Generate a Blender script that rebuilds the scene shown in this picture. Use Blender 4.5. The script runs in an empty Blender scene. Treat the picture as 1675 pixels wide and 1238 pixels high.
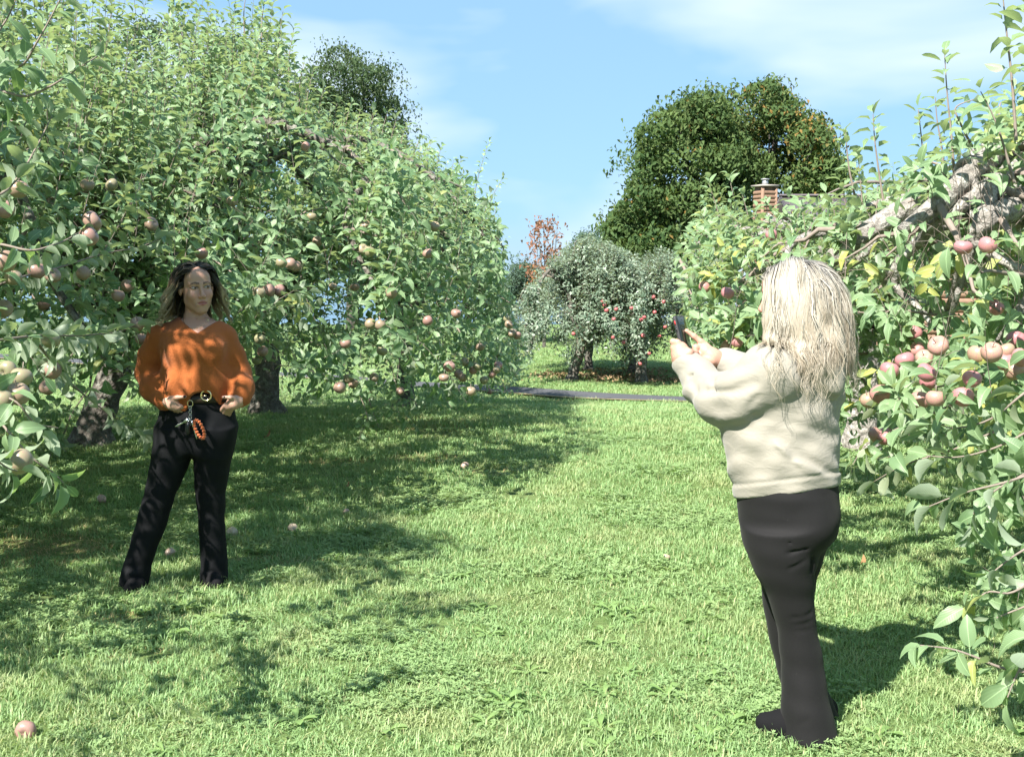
import bpy, math, random
import numpy as np
from mathutils import Matrix, Vector

SC = bpy.context.scene
COL = SC.collection
PI = math.pi
rad = math.radians

# ------------------------------------------------------------------ camera
FPX, CX, CY, HOR = 2000.0, 837.5, 619.0, 440.0
PITCH = math.atan((CY - HOR) / FPX)
CAMZ = 1.6
cam_data = bpy.data.cameras.new('camera')
cam_data.sensor_fit = 'HORIZONTAL'
cam_data.sensor_width = 36.0
cam_data.lens = 36.0 * FPX / 1675.0
cam_data.clip_start = 0.05
cam_data.clip_end = 3000.0
cam = bpy.data.objects.new('camera', cam_data)
COL.objects.link(cam)
cam.location = (0, 0, CAMZ)
cam.rotation_euler = (PI / 2 - PITCH, 0, 0)
SC.camera = cam

# ------------------------------------------------------------------ sun and sky
SUN_EL = rad(47.0)
SUN_AZ = rad(212.0)          # compass style, 0 = +Y, 90 = +X : behind the camera, to the left
sun_dir = Vector((math.sin(SUN_AZ) * math.cos(SUN_EL), math.cos(SUN_AZ) * math.cos(SUN_EL), math.sin(SUN_EL)))
sd = bpy.data.lights.new('sun', 'SUN')
sd.energy = 3.5
sd.angle = rad(0.55)
sd.color = (1.0, 0.95, 0.87)
sun = bpy.data.objects.new('sun', sd)
COL.objects.link(sun)
sun.rotation_euler = (-sun_dir).to_track_quat('-Z', 'Y').to_euler()
sun.location = (-6, -8, 20)

W = bpy.data.worlds.new('World')
SC.world = W
W.use_nodes = True
wn, wl = W.node_tree.nodes, W.node_tree.links
wn.clear()
w_out = wn.new('ShaderNodeOutputWorld')
w_bg = wn.new('ShaderNodeBackground')
w_sky = wn.new('ShaderNodeTexSky')
w_sky.sky_type = 'NISHITA'
w_sky.sun_disc = False
w_sky.sun_elevation = SUN_EL
w_sky.sun_rotation = SUN_AZ
w_sky.air_density = 0.6
w_sky.dust_density = 1.0
w_sky.ozone_density = 4.0
w_sky.altitude = 100
w_bg.inputs['Strength'].default_value = 0.068
# thin high cloud
w_tc = wn.new('ShaderNodeTexCoord')
w_map = wn.new('ShaderNodeMapping')
w_map.inputs['Scale'].default_value = (1.3, 1.3, 4.2)
w_map.inputs['Location'].default_value = (0.35, 0.2, 0.1)
w_no = wn.new('ShaderNodeTexNoise')
w_no.inputs['Scale'].default_value = 2.2
w_no.inputs['Detail'].default_value = 4.5
w_no.inputs['Roughness'].default_value = 0.45
w_no.inputs['Distortion'].default_value = 0.4
w_cr = wn.new('ShaderNodeValToRGB')
w_cr.color_ramp.elements[0].position = 0.51
w_cr.color_ramp.elements[0].color = (0.0, 0.0, 0.0, 1)
w_cr.color_ramp.elements[1].position = 0.76
w_cr.color_ramp.elements[1].color = (1, 1, 1, 1)
w_mx = wn.new('ShaderNodeMix')
w_mx.data_type = 'RGBA'
[i for i in w_mx.inputs if i.name == 'B' and i.type == 'RGBA'][0].default_value = (3.4, 3.9, 4.3, 1)
wl.new(w_tc.outputs['Generated'], w_map.inputs['Vector'])
wl.new(w_map.outputs['Vector'], w_no.inputs['Vector'])
wl.new(w_no.outputs['Fac'], w_cr.inputs['Fac'])
wl.new(w_cr.outputs['Color'], w_mx.inputs['Factor'])
# thin even veil over the whole sky
w_mv = wn.new('ShaderNodeMix')
w_mv.data_type = 'RGBA'
w_mv.inputs['Factor'].default_value = 0.8
for i in w_mv.inputs:
    if i.name == 'A' and i.type == 'RGBA': wl.new(w_sky.outputs['Color'], i)
    if i.name == 'B' and i.type == 'RGBA': i.default_value = (1.35, 2.4, 3.35, 1)
wl.new([o for o in w_mv.outputs if o.type == 'RGBA'][0], [i for i in w_mx.inputs if i.name == 'A' and i.type == 'RGBA'][0])
wl.new([o for o in w_mx.outputs if o.type == 'RGBA'][0], w_bg.inputs['Color'])
wl.new(w_bg.outputs['Background'], w_out.inputs['Surface'])

SC.view_settings.view_transform = 'Standard'
SC.view_settings.look = 'None'
SC.view_settings.gamma = 1.0
SC.view_settings.use_curve_mapping = False
SC.view_settings.exposure = 2.1
SC.cycles.use_denoising = True
SC.cycles.max_bounces = 10
SC.cycles.diffuse_bounces = 7
SC.cycles.transmission_bounces = 8
SC.cycles.transparent_max_bounces = 8
SC.cycles.sample_clamp_indirect = 6.0

# ------------------------------------------------------------------ helpers
SINP, COSP = math.sin(PITCH), math.cos(PITCH)

def P(px, py, Y):
    """point of the photograph's pixel at forward distance Y, in metres"""
    a, b = (px - CX) / FPX, (CY - py) / FPX
    d = np.array([a, b * SINP + COSP, b * COSP - SINP])
    return d * (Y / d[1]) + np.array([0, 0, CAMZ])

def pix(p):
    p = np.asarray(p, float)
    x, y, z = p[..., 0], p[..., 1], p[..., 2] - CAMZ
    dep = y * COSP - z * SINP
    up = y * SINP + z * COSP
    dep = np.maximum(dep, 1e-3)
    return CX + FPX * x / dep, CY - FPX * up / dep, dep

def smooth(a, b, x):
    t = np.clip((x - a) / (b - a), 0, 1)
    return t * t * (3 - 2 * t)

def ground_z(x, y):
    x = np.asarray(x, float); y = np.asarray(y, float)
    z = -0.5 * smooth(12, 20, y) - 0.045 * np.maximum(y - 44, 0)
    z = z + 0.018 * np.sin(x * 1.3 + 0.7) * np.sin(y * 0.9) * smooth(1.5, 5, y + np.abs(x)) * (1 - smooth(40, 60, y))
    return z

def norm(v):
    return v / np.maximum(np.linalg.norm(v, axis=-1, keepdims=True), 1e-9)

def mesh(name, V, F, mat=None, smooth_=True, attrs=None):
    """V (n,3); F one array (m,k) or a list of such arrays"""
    me = bpy.data.meshes.new(name)
    V = np.asarray(V, np.float32)
    Fs = F if isinstance(F, list) else [F]
    Fs = [np.asarray(f, np.int32) for f in Fs if len(f)]
    me.vertices.add(len(V))
    me.vertices.foreach_set('co', V.ravel())
    loops = np.concatenate([f.ravel() for f in Fs])
    tot = np.concatenate([np.full(len(f), f.shape[1], np.int32) for f in Fs])
    start = np.concatenate([[0], np.cumsum(tot)[:-1]]).astype(np.int32)
    me.loops.add(len(loops))
    me.loops.foreach_set('vertex_index', loops.astype(np.int32))
    me.polygons.add(len(tot))
    me.polygons.foreach_set('loop_start', start)
    me.polygons.foreach_set('loop_total', tot)
    if smooth_:
        me.polygons.foreach_set('use_smooth', np.ones(len(tot), bool))
    for k, a in (attrs or {}).items():
        a = np.asarray(a, np.float32)
        if a.ndim == 1:
            at = me.attributes.new(k, 'FLOAT', 'POINT'); at.data.foreach_set('value', a)
        elif a.shape[1] == 3:
            at = me.attributes.new(k, 'FLOAT_VECTOR', 'POINT'); at.data.foreach_set('vector', a.ravel())
    me.update(calc_edges=True)
    me.validate()
    if mat:
        me.materials.append(mat)
    return me

def link(name, me, parent=None, kind=None, loc=None, label=None, cat=None, group=None):
    o = bpy.data.objects.new(name, me)
    COL.objects.link(o)
    if parent is not None:
        o.parent = parent
    if loc is not None:
        o.location = loc
    tag(o, label, cat, group, kind)
    return o

def tag(o, label=None, cat=None, group=None, kind=None):
    if label: o['label'] = label
    if cat: o['category'] = cat
    if group: o['group'] = group
    if kind: o['kind'] = kind
    return o

class MB:
    """collects pieces of one mesh"""
    def __init__(s): s.V, s.F4, s.F3, s.n = [], [], [], 0
    def add(s, V, F4=None, F3=None):
        V = np.asarray(V, float)
        if F4 is not None and len(F4): s.F4.append(np.asarray(F4) + s.n)
        if F3 is not None and len(F3): s.F3.append(np.asarray(F3) + s.n)
        s.V.append(V); s.n += len(V)
        return s
    def box(s, lo, hi):
        x0, y0, z0 = lo; x1, y1, z1 = hi
        V = [(x0,y0,z0),(x1,y0,z0),(x1,y1,z0),(x0,y1,z0),(x0,y0,z1),(x1,y0,z1),(x1,y1,z1),(x0,y1,z1)]
        return s.add(V, [(0,3,2,1),(4,5,6,7),(0,1,5,4),(1,2,6,5),(2,3,7,6),(3,0,4,7)])
    def tube(s, pts, r, sides=8, cap=True, bump=0.0, rng=None):
        V, F4, F3 = tube(pts, r, sides, cap, bump, rng)
        return s.add(V, F4, F3)
    def mesh(s, name, mat, smooth_=True):
        F = []
        if s.F4: F.append(np.concatenate(s.F4))
        if s.F3: F.append(np.concatenate(s.F3))
        return mesh(name, np.concatenate(s.V), F, mat, smooth_)
    def obj(s, name, mat, parent=None, smooth_=True, **k):
        return link(name, s.mesh(name, mat, smooth_), parent, **k)

def tube(pts, r, sides=8, cap=True, bump=0.0, rng=None):
    pts = np.asarray(pts, float); n = len(pts)
    r = np.broadcast_to(np.asarray(r, float), (n,))
    T = norm(np.gradient(pts, axis=0))
    u = np.cross(T[0], [0.31, 0.17, 0.93]); 
    if np.linalg.norm(u) < 0.1: u = np.cross(T[0], [1, 0, 0])
    u = u / np.linalg.norm(u)
    ang = np.arange(sides) * 2 * PI / sides
    V = []
    for i in range(n):
        u = u - T[i] * u.dot(T[i]); u = u / max(np.linalg.norm(u), 1e-9)
        v = np.cross(T[i], u)
        rr = np.full(sides, r[i])
        if bump: rr = rr * (1 + bump * rng.normal(size=sides))
        V.append(pts[i] + rr[:, None] * (np.cos(ang)[:, None] * u + np.sin(ang)[:, None] * v))
    V = np.concatenate(V)
    a = np.arange(sides); b = (a + 1) % sides
    F4 = np.concatenate([np.stack([i*sides+a, i*sides+b, (i+1)*sides+b, (i+1)*sides+a], 1) for i in range(n-1)])
    F3 = None
    if cap:
        V = np.concatenate([V, [pts[0], pts[-1]]])
        k = n * sides
        F3 = np.concatenate([np.stack([b, a, np.full(sides, k)], 1), np.stack([(n-1)*sides+a, (n-1)*sides+b, np.full(sides, k+1)], 1)])
    return V, F4, F3

def tubes_batch(Pn, R, sides=3):
    """Pn (N,M,3) polylines, R (N,M) radii -> V, F4 (open tubes)"""
    N, M_, _ = Pn.shape
    T = norm(np.gradient(Pn, axis=1))
    ref = np.tile(np.array([0.3, 0.2, 0.93]), (N, 1)); 
    bad = np.abs((norm(ref) * T[:, 0]).sum(1)) > 0.93
    ref[bad] = [1, 0.1, 0]
    u = norm(np.cross(T, ref[:, None, :])); v = np.cross(T, u)
    ang = np.arange(sides) * 2 * PI / sides
    V = Pn[:, :, None, :] + R[:, :, None, None] * (np.cos(ang)[None, None, :, None] * u[:, :, None, :] + np.sin(ang)[None, None, :, None] * v[:, :, None, :])
    V = V.reshape(-1, 3)
    base = (np.arange(N) * M_ * sides)[:, None, None] + (np.arange(M_ - 1) * sides)[None, :, None]
    a = np.arange(sides)[None, None, :]; b = (a + 1) % sides
    F = np.stack([base + a, base + b, base + sides + b, base + sides + a], -1).reshape(-1, 4)
    return V, F

def catmull(pts, n):
    pts = np.asarray(pts, float)
    d = np.concatenate([[0], np.cumsum(np.linalg.norm(np.diff(pts[:, :3], axis=0), axis=1))])
    t = np.linspace(0, d[-1], n)
    m = np.gradient(pts, d, axis=0)
    i = np.clip(np.searchsorted(d, t, 'right') - 1, 0, len(d) - 2)
    h = (d[i+1] - d[i])[:, None]; s = ((t - d[i])[:, None]) / h
    h00 = 2*s**3 - 3*s**2 + 1; h10 = s**3 - 2*s**2 + s; h01 = -2*s**3 + 3*s**2; h11 = s**3 - s**2
    return h00*pts[i] + h10*h*m[i] + h01*pts[i+1] + h11*h*m[i+1]

# ------------------------------------------------------------------ materials
def newmat(name):
    m = bpy.data.materials.new(name)
    m.use_nodes = True
    m.node_tree.nodes.clear()
    return m, m.node_tree.nodes, m.node_tree.links

class NG:
    """tiny node-writing helper"""
    def __init__(s, name):
        s.m, s.N, s.L = newmat(name)
        s.out = s.N.new('ShaderNodeOutputMaterial')
    def n(s, typ, **k):
        x = s.N.new('ShaderNode' + typ)
        for key, v in k.items():
            if hasattr(x, key): setattr(x, key, v)
        return x
    def put(s, x, key, v):
        inp = x.inputs[key]
        if hasattr(v, 'is_linked'): s.L.new(v, inp)
        elif v is not None:
            if isinstance(v, (tuple, list)) and inp.type == 'RGBA' and len(v) == 3: v = (*v, 1)
            inp.default_value = v
    def noise(s, scale, vec=None, detail=3.0, rough=0.55, dist=0.0, out='Fac'):
        x = s.n('TexNoise'); s.put(x, 'Scale', scale); s.put(x, 'Detail', detail); s.put(x, 'Roughness', rough); s.put(x, 'Distortion', dist)
        if vec is not None: s.L.new(vec, x.inputs['Vector'])
        return x.outputs[out]
    def vor(s, scale, vec=None, out='Distance', feature='F1'):
        x = s.n('TexVoronoi', feature=feature); s.put(x, 'Scale', scale)
        if vec is not None: s.L.new(vec, x.inputs['Vector'])
        return x.outputs[out]
    def wave(s, scale, vec=None, dist=0.0, detail=2.0, direction='X'):
        x = s.n('TexWave', bands_direction=direction); s.put(x, 'Scale', scale); s.put(x, 'Distortion', dist); s.put(x, 'Detail', detail)
        if vec is not None: s.L.new(vec, x.inputs['Vector'])
        return x.outputs['Fac']
    def ramp(s, fac, stops):
        x = s.n('ValToRGB'); cr = x.color_ramp
        while len(cr.elements) < len(stops): cr.elements.new(0.5)
        for e, (p, c) in zip(cr.elements, stops):
            e.position = p; e.color = (*c, 1) if len(c) == 3 else c
        s.L.new(fac, x.inputs['Fac'])
        return x.outputs['Color']
    def mix(s, f, a, b, blend='MIX'):
        x = s.n('Mix', data_type='RGBA', blend_type=blend)
        s.put(x, 'Factor', f)
        for key, v in (('A', a), ('B', b)):
            inp = [i for i in x.inputs if i.name == key and i.type == 'RGBA'][0]
            if hasattr(v, 'is_linked'): s.L.new(v, inp)
            else: inp.default_value = (*v, 1) if len(v) == 3 else v
        return [o for o in x.outputs if o.type == 'RGBA'][0]
    def math(s, op, a, b=None, clamp=False):
        x = s.n('Math', operation=op, use_clamp=clamp)
        s.put(x, 0, a)
        if b is not None: s.put(x, 1, b)
        return x.outputs[0]
    def attr(s, name, out='Color'):
        x = s.n('Attribute'); x.attribute_name = name
        return x.outputs[out]
    def sep(s, v):
        x = s.n('SeparateXYZ'); s.L.new(v, x.inputs[0]); return x.outputs
    def obj(s): return s.n('TexCoord').outputs['Object']
    def pos(s): return s.n('NewGeometry').outputs['Position']
    def rnd(s): return s.n('ObjectInfo').outputs['Random']
    def bump(s, h, strength=0.5, dist=0.01):
        x = s.n('Bump'); s.put(x, 'Strength', strength); s.put(x, 'Distance', dist); s.L.new(h, x.inputs['Height'])
        return x.outputs[0]
    def bsdf(s, col, rough=0.6, spec=0.4, normal=None, metal=0.0, sheen=0.0, sss=0.0, **k):
        x = s.n('BsdfPrincipled')
        s.put(x, 'Base Color', col); s.put(x, 'Roughness', rough); s.put(x, 'Specular IOR Level', spec); s.put(x, 'Metallic', metal)
        if normal is not None: s.L.new(normal, x.inputs['Normal'])
        if sheen: s.put(x, 'Sheen Weight', sheen); s.put(x, 'Sheen Roughness', 0.5)
        if sss:
            s.put(x, 'Subsurface Weight', sss); s.put(x, 'Subsurface Radius', (0.012, 0.005, 0.003)); s.put(x, 'Subsurface Scale', 0.6)
        for kk, v in k.items(): s.put(x, kk, v)
        return x.outputs[0]
    def done(s, sh):
        s.L.new(sh, s.out.inputs['Surface'])
        return s.m

def simple(name, col, rough=0.6, spec=0.4, metal=0.0, var=0.0, vscale=40, bump=0.0, bscale=200, sheen=0.0):
    g = NG(name)
    c = col
    if var:
        nf = g.noise(vscale, g.obj(), 4)
        c = g.mix(nf, tuple(x * (1 - var) for x in col), tuple(min(1, x * (1 + var)) for x in col))
    nn = g.bump(g.noise(bscale, g.obj(), 3), bump, 0.004) if bump else None
    return g.done(g.bsdf(c, rough, spec, nn, metal, sheen))

def leaf_mat(name, dark, light, back, yellow, trans=0.36, rough=0.38, veins=True, spec=0.5):
    g = NG(name)
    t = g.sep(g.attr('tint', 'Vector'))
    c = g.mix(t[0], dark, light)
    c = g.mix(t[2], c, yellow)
    if veins:
        lc = g.sep(g.attr('lc', 'Vector'))
        ay = g.math('ABSOLUTE', lc[1])
        rib = g.math('LESS_THAN', ay, 0.014)
        v1 = g.math('SUBTRACT', g.math('MULTIPLY', lc[0], 55.0), g.math('MULTIPLY', ay, 60.0))
        sv = g.math('POWER', g.math('ABSOLUTE', g.math('SINE', v1)), 0.5)
        c = g.mix(g.math('MULTIPLY', rib, 0.4), c, tuple(min(1, x * 2.0 + 0.03) for x in light))
        nrm = g.bump(sv, 0.35, 0.003)
    else:
        nrm = None
    sp = g.ramp(g.noise(75, g.pos(), 2), [(.70, (0, 0, 0)), (.76, (1, 1, 1))])
    c = g.mix(g.math('MULTIPLY', sp, .45), c, (.20, .15, .07))
    bf = g.n('NewGeometry').outputs['Backfacing']
    c = g.mix(g.math('MULTIPLY', bf, 0.75), c, back)
    d = g.bsdf(c, rough, spec, nrm)
    tr = g.n('BsdfTranslucent')
    tc = g.mix(1.0, c, (1.5, 1.55, 0.8), 'MULTIPLY')
    g.L.new(tc, tr.inputs['Color'])
    mx = g.n('MixShader'); mx.inputs[0].default_value = trans
    g.L.new(d, mx.inputs[1]); g.L.new(tr.outputs[0], mx.inputs[2])
    return g.done(mx.outputs[0])

MAT = {}
MAT['leaf_a'] = leaf_mat('apple_leaf', (0.086, 0.166, 0.068), (0.225, 0.322, 0.170), (0.28, 0.33, 0.25), (0.38, 0.38, 0.10))
MAT['leaf_far'] = leaf_mat('red_apple_leaf', (0.065, 0.110, 0.070), (0.205, 0.260, 0.185), (0.27, 0.31, 0.25), (0.30, 0.28, 0.07), 0.2, veins=False)
MAT['leaf_maple'] = leaf_mat('maple_leaf', (0.036, 0.074, 0.026), (0.092, 0.138, 0.046), (0.12, 0.16, 0.06), (0.30, 0.15, 0.045), 0.22, veins=False, rough=0.75, spec=0.15)
MAT['leaf_dark'] = leaf_mat('shade_tree_leaf', (0.030, 0.060, 0.025), (0.070, 0.105, 0.045), (0.10, 0.13, 0.08), (0.2, 0.16, 0.05), 0.2, veins=False, rough=0.75, spec=0.15)
MAT['leaf_autumn'] = leaf_mat('autumn_leaf', (0.15, 0.07, 0.05), (0.27, 0.13, 0.09), (0.28, 0.16, 0.12), (0.36, 0.20, 0.07), 0.3, veins=False, rough=0.75, spec=0.15)
MAT['leaf_blue'] = leaf_mat('blue_green_leaf', (0.045, 0.085, 0.06), (0.09, 0.14, 0.10), (0.14, 0.19, 0.15), (0.2, 0.2, 0.08), 0.2, veins=False, rough=0.75, spec=0.15)

def bark_mat(name, c0, c1, lichen, scale=1.0):
    g = NG(name); o = g.obj()
    v = g.vor(26 * scale, o, 'Distance')
    n1 = g.noise(9 * scale, o, 6, 0.65)
    n2 = g.noise(60 * scale, o, 4, 0.6)
    c = g.ramp(n1, [(0.3, c0), (0.62, c1)])
    c = g.mix(g.ramp(g.noise(17 * scale, o, 5, 0.6), [(0.52, (0, 0, 0)), (0.6, (1, 1, 1))]), c, lichen)
    c = g.mix(g.math('MULTIPLY', g.ramp(n2, [(0.35, (1, 1, 1)), (0.5, (0, 0, 0))]), 0.6), c, tuple(x * 0.4 for x in c0))
    h = g.math('ADD', g.math('MULTIPLY', v, 0.7), g.math('ADD', n1, g.math('MULTIPLY', n2, 0.5)))
    return g.done(g.bsdf(c, 0.9, 0.15, g.bump(h, 0.9, 0.03)))
MAT['bark'] = bark_mat('apple_bark', (0.075, 0.065, 0.055), (0.17, 0.155, 0.135), (0.22, 0.22, 0.19))
MAT['bark_pale'] = bark_mat('lichen_bark', (0.15, 0.135, 0.12), (0.31, 0.29, 0.265), (0.40, 0.395, 0.36))
MAT['bark_dark'] = bark_mat('dark_bark', (0.035, 0.03, 0.025), (0.09, 0.08, 0.07), (0.12, 0.12, 0.1), 0.5)
MAT['twig'] = simple('twig_bark', (0.20, 0.165, 0.14), 0.8, 0.2, var=0.35, vscale=30)

def apple_mat(name, green, red, amount):
    g = NG(name); o = g.obj(); r = g.rnd()
    co = g.n('Combine' + 'XYZ'); 
    for i in range(3): g.put(co, i, g.math('MULTIPLY', r, 30.0 + 7 * i))
    va = g.n('VectorMath', operation='ADD'); g.L.new(o, va.inputs[0]); g.L.new(co.outputs[0], va.inputs[1])
    big = g.noise(14, va.outputs[0], 2)
    streak = g.noise(70, va.outputs[0], 4, 0.6)
    f = g.math('ADD', g.math('MULTIPLY', big, 1.0), g.math('MULTIPLY', streak, 0.45))
    f = g.math('ADD', f, g.math('MULTIPLY', r, 0.3))
    f = g.ramp(g.math('ADD', f, amount), [(0.62, (0, 0, 0)), (1.1, (1, 1, 1))])
    c = g.mix(f, green, red)
    dots = g.ramp(g.vor(160, va.outputs[0]), [(0.08, (1, 1, 1)), (0.16, (0, 0, 0))])
    c = g.mix(g.math('MULTIPLY', dots, 0.35), c, (0.5, 0.45, 0.35))
    bloom = g.noise(40, va.outputs[0], 5)
    c = g.mix(g.math('MULTIPLY', bloom, 0.4), c, (0.50, 0.40, 0.40))
    return g.done(g.bsdf(c, 0.33, 0.45))
MAT['apple_l'] = apple_mat('blush_apple', (0.15, 0.19, 0.06), (0.25, 0.085, 0.080), -0.08)
MAT['apple_r'] = apple_mat('pink_apple', (0.25, 0.26, 0.09), (0.33, 0.085, 0.105), 0.06)
MAT['apple_red'] = apple_mat('red_apple', (0.30, 0.12, 0.06), (0.38, 0.025, 0.03), 0.25)
MAT['apple_old'] = apple_mat('fallen_apple', (0.42, 0.40, 0.26), (0.38, 0.18, 0.15), -0.1)
# ------------------------------------------------------------------ ground
def gm_ground():
    g = NG('lawn_soil'); p = g.pos()
    n1 = g.noise(1.1, p, 4); n2 = g.noise(40, p, 5, 0.7); n3 = g.noise(0.12, p, 3)
    c = g.ramp(n2, [(0.3, (0.06, 0.085, 0.03)), (0.52, (0.11, 0.165, 0.055)), (0.75, (0.19, 0.22, 0.09))])
    c = g.mix(g.ramp(n1, [(0.5, (0, 0, 0)), (0.72, (0.7, 0.7, 0.7))]), c, (0.16, 0.18, 0.08))
    c = g.mix(g.math('MULTIPLY', n3, 0.5), c, (0.14, 0.22, 0.07))
    return g.done(g.bsdf(c, 0.95, 0.1, g.bump(n2, 0.8, 0.03)))
def axis(parts):
    a = []
    for lo, hi, st in parts: a += list(np.arange(lo, hi, st))
    return np.array(a + [parts[-1][1]])
gx = axis([(-600, -60, 60), (-60, -14, 3), (-14, 14, 0.35), (14, 60, 3), (60, 600, 60)])
gy = axis([(-60, -4, 4), (-4, 30, 0.35), (30, 70, 2), (70, 900, 60)])
GX, GY = np.meshgrid(gx, gy, indexing='ij')
GV = np.stack([GX, GY, ground_z(GX, GY)], -1).reshape(-1, 3)
ni, nj = len(gx), len(gy)
I, J = np.meshgrid(np.arange(ni-1), np.arange(nj-1), indexing='ij')
q = (I * nj + J).ravel()
GF = np.stack([q, q + nj, q + nj + 1, q + 1], 1)
link('ground', mesh('ground', GV, GF, gm_ground()), kind='structure')

# the narrow asphalt lane crossing behind the orchard
def ray_ground(px, py):
    ys = np.linspace(3, 60, 3000)
    pr = np.array([P(px, py, y) for y in ys])
    k = np.argmax(pr[:, 2] < ground_z(pr[:, 0], pr[:, 1]))
    return pr[k]
ra, rb = ray_ground(185, 597), ray_ground(1110, 655)
dr = norm((rb - ra)[:2])
ra2, rb2 = ra[:2] - dr * 40, rb[:2] + dr * 30
nrm = np.array([-dr[1], dr[0]])
ROADW = 0.8
def strip(name, o0, o1, lift, mat, kind='structure'):
    n = 160
    t = np.linspace(0, 1, n)[:, None]
    c = ra2 + (rb2 - ra2) * t
    V = []
    for off in np.linspace(o0, o1, 5):
        xy = c + nrm * off
        V.append(np.column_stack([xy, ground_z(xy[:, 0], xy[:, 1]) + lift]))
    V = np.concatenate(V)
    F = np.concatenate([np.stack([np.arange(n-1)+k*n, np.arange(1, n)+k*n, np.arange(1, n)+(k+1)*n, np.arange(n-1)+(k+1)*n], 1) for k in range(4)])
    return link(name, mesh(name, V, F, mat), kind=kind)
def gm_road():
    g = NG('asphalt'); p = g.pos()
    c = g.ramp(g.noise(60, p, 4, 0.7), [(0.3, (0.04, 0.042, 0.048)), (0.7, (0.085, 0.088, 0.095))])
    c = g.mix(g.math('MULTIPLY', g.noise(0.8, p, 3), 0.5), c, (0.10, 0.10, 0.11))
    return g.done(g.bsdf(c, 0.85, 0.3, g.bump(g.noise(200, p, 2), 0.4, 0.01)))
strip('road', -ROADW/2, ROADW/2, 0.03, gm_road())
strip('road_verge', -ROADW/2 - 0.13, -ROADW/2 - 0.005, 0.034, simple('dry_verge', (0.23, 0.19, 0.10), 0.95, 0.1, var=0.5, vscale=25, bump=0.8, bscale=60))
def on_road(x, y, m=0.05):
    d = (x - ra2[0]) * nrm[0] + (y - ra2[1]) * nrm[1]
    return np.abs(d) < ROADW / 2 + m

# ------------------------------------------------------------------ leaves
def leaf_template(lod, droop, fold, twist, w):
    if lod == 0: ts = [(0.14, 0.62), (0.38, 1.0), (0.64, 0.92), (0.86, 0.5)]
    elif lod == 1: ts = [(0.28, 0.95), (0.70, 0.85)]
    else: ts = [(0.45, 1.0)]
    V = [(-0.22, 0, 0.05), (0, 0, 0)]
    for t, k in ts:
        for s in (-1, 0, 1): V.append((t, s * w * k, abs(s) * fold * w * k + s * twist * t * w))
    V.append((1.0, 0, 0))
    V = np.array(V, float)
    lc = V[:, :2].copy()
    F = [(1, 2, 3), (1, 3, 4)]
    for i in range(len(ts) - 1):
        a = 2 + 3 * i; b = a + 3
        for s in (0, 1):
            F += [(a+s, b+s, b+s+1), (a+s, b+s+1, a+s+1)]
    a = 2 + 3 * (len(ts) - 1); tip = len(V) - 1
    F += [(a, tip, a+1), (a+1, tip, a+2)]
    if lod < 1:
        V = np.concatenate([V, [(-0.22, 0.02, 0.05), (0, 0.022, 0.0)]]); n = len(V)
        lc = np.concatenate([lc, [(-0.2, 0), (0, 0)]])
        F += [(0, 1, n-1), (0, n-1, n-2)]
    x = np.maximum(V[:, 0], 0)
    V[:, 2] -= droop * x ** 2
    V[:, 0] -= 0.25 * droop * x ** 3
    return V, np.array(F), np.column_stack([lc, np.zeros(len(lc))])
rt = np.random.default_rng(5)
TPL = {}
for lod in (0, 1, 2):
    TPL[lod] = [leaf_template(lod, d, f, tw, w) for d, f, tw, w in
                ((0.30, 0.35, 0.08, 0.24), (0.48, 0.55, -0.12, 0.25), (0.66, 0.40, 0.18, 0.23), (0.40, 0.80, 0.14, 0.27), (0.85, 0.55, -0.20, 0.25), (0.20, 0.25, 0.26, 0.22))]

class Leaves:
    def __init__(s): s.b, s.a, s.n, s.l, s.t = [], [], [], [], []
    def add(s, b, a, n, l, t):
        s.b.append(b); s.a.append(a); s.n.append(n); s.l.append(l); s.t.append(t)
    def pack(s, rng):
        s.b = np.concatenate(s.b); s.a = np.concatenate(s.a); s.n = np.concatenate(s.n); s.l = np.concatenate(s.l); s.t = np.concatenate(s.t)
        s.k = rng.integers(0, 6, len(s.b))
        s.keep = np.ones(len(s.b), bool)
    def frames(s):
        a = norm(s.a); n = s.n - a * (s.n * a).sum(1, keepdims=True); n = norm(n)
        return np.stack([a, np.cross(n, a), n], -1) * s.l[:, None, None]
    def build(s, name, mat, lod, parent, kind='stuff', **kw):
        Fr = s.frames(); Vs, Fs, At, Lc, off = [], [], [], [], 0
        for k in range(6):
            m = np.where((s.k == k) & s.keep)[0]
            if not len(m): continue
            V, F, lc = TPL[lod][k]
            VV = s.b[m][:, None, :] + np.einsum('mij,vj->mvi', Fr[m], V)
            nv = len(V)
            Fs.append((F[None] + (np.arange(len(m)) * nv)[:, None, None] + off).reshape(-1, 3))
            Vs.append(VV.reshape(-1, 3)); At.append(np.repeat(s.t[m], nv, 0)); Lc.append(np.tile(lc, (len(m), 1)))
            off += nv * len(m)
        at = {'tint': np.concatenate(At)}
        if lod < 2: at['lc'] = np.concatenate(Lc)
        me = mesh(name, np.concatenate(Vs), np.concatenate(Fs), mat, True, at)
        return link(name, me, parent, kind=kind, **kw)

def perp(T, rng=None):
    ref = np.where(np.abs(T[:, 2:3]) > 0.9, np.array([[1.0, 0, 0]]), np.array([[0, 0, 1.0]]))
    u = norm(np.cross(T, ref)); return u, np.cross(T, u)

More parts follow.
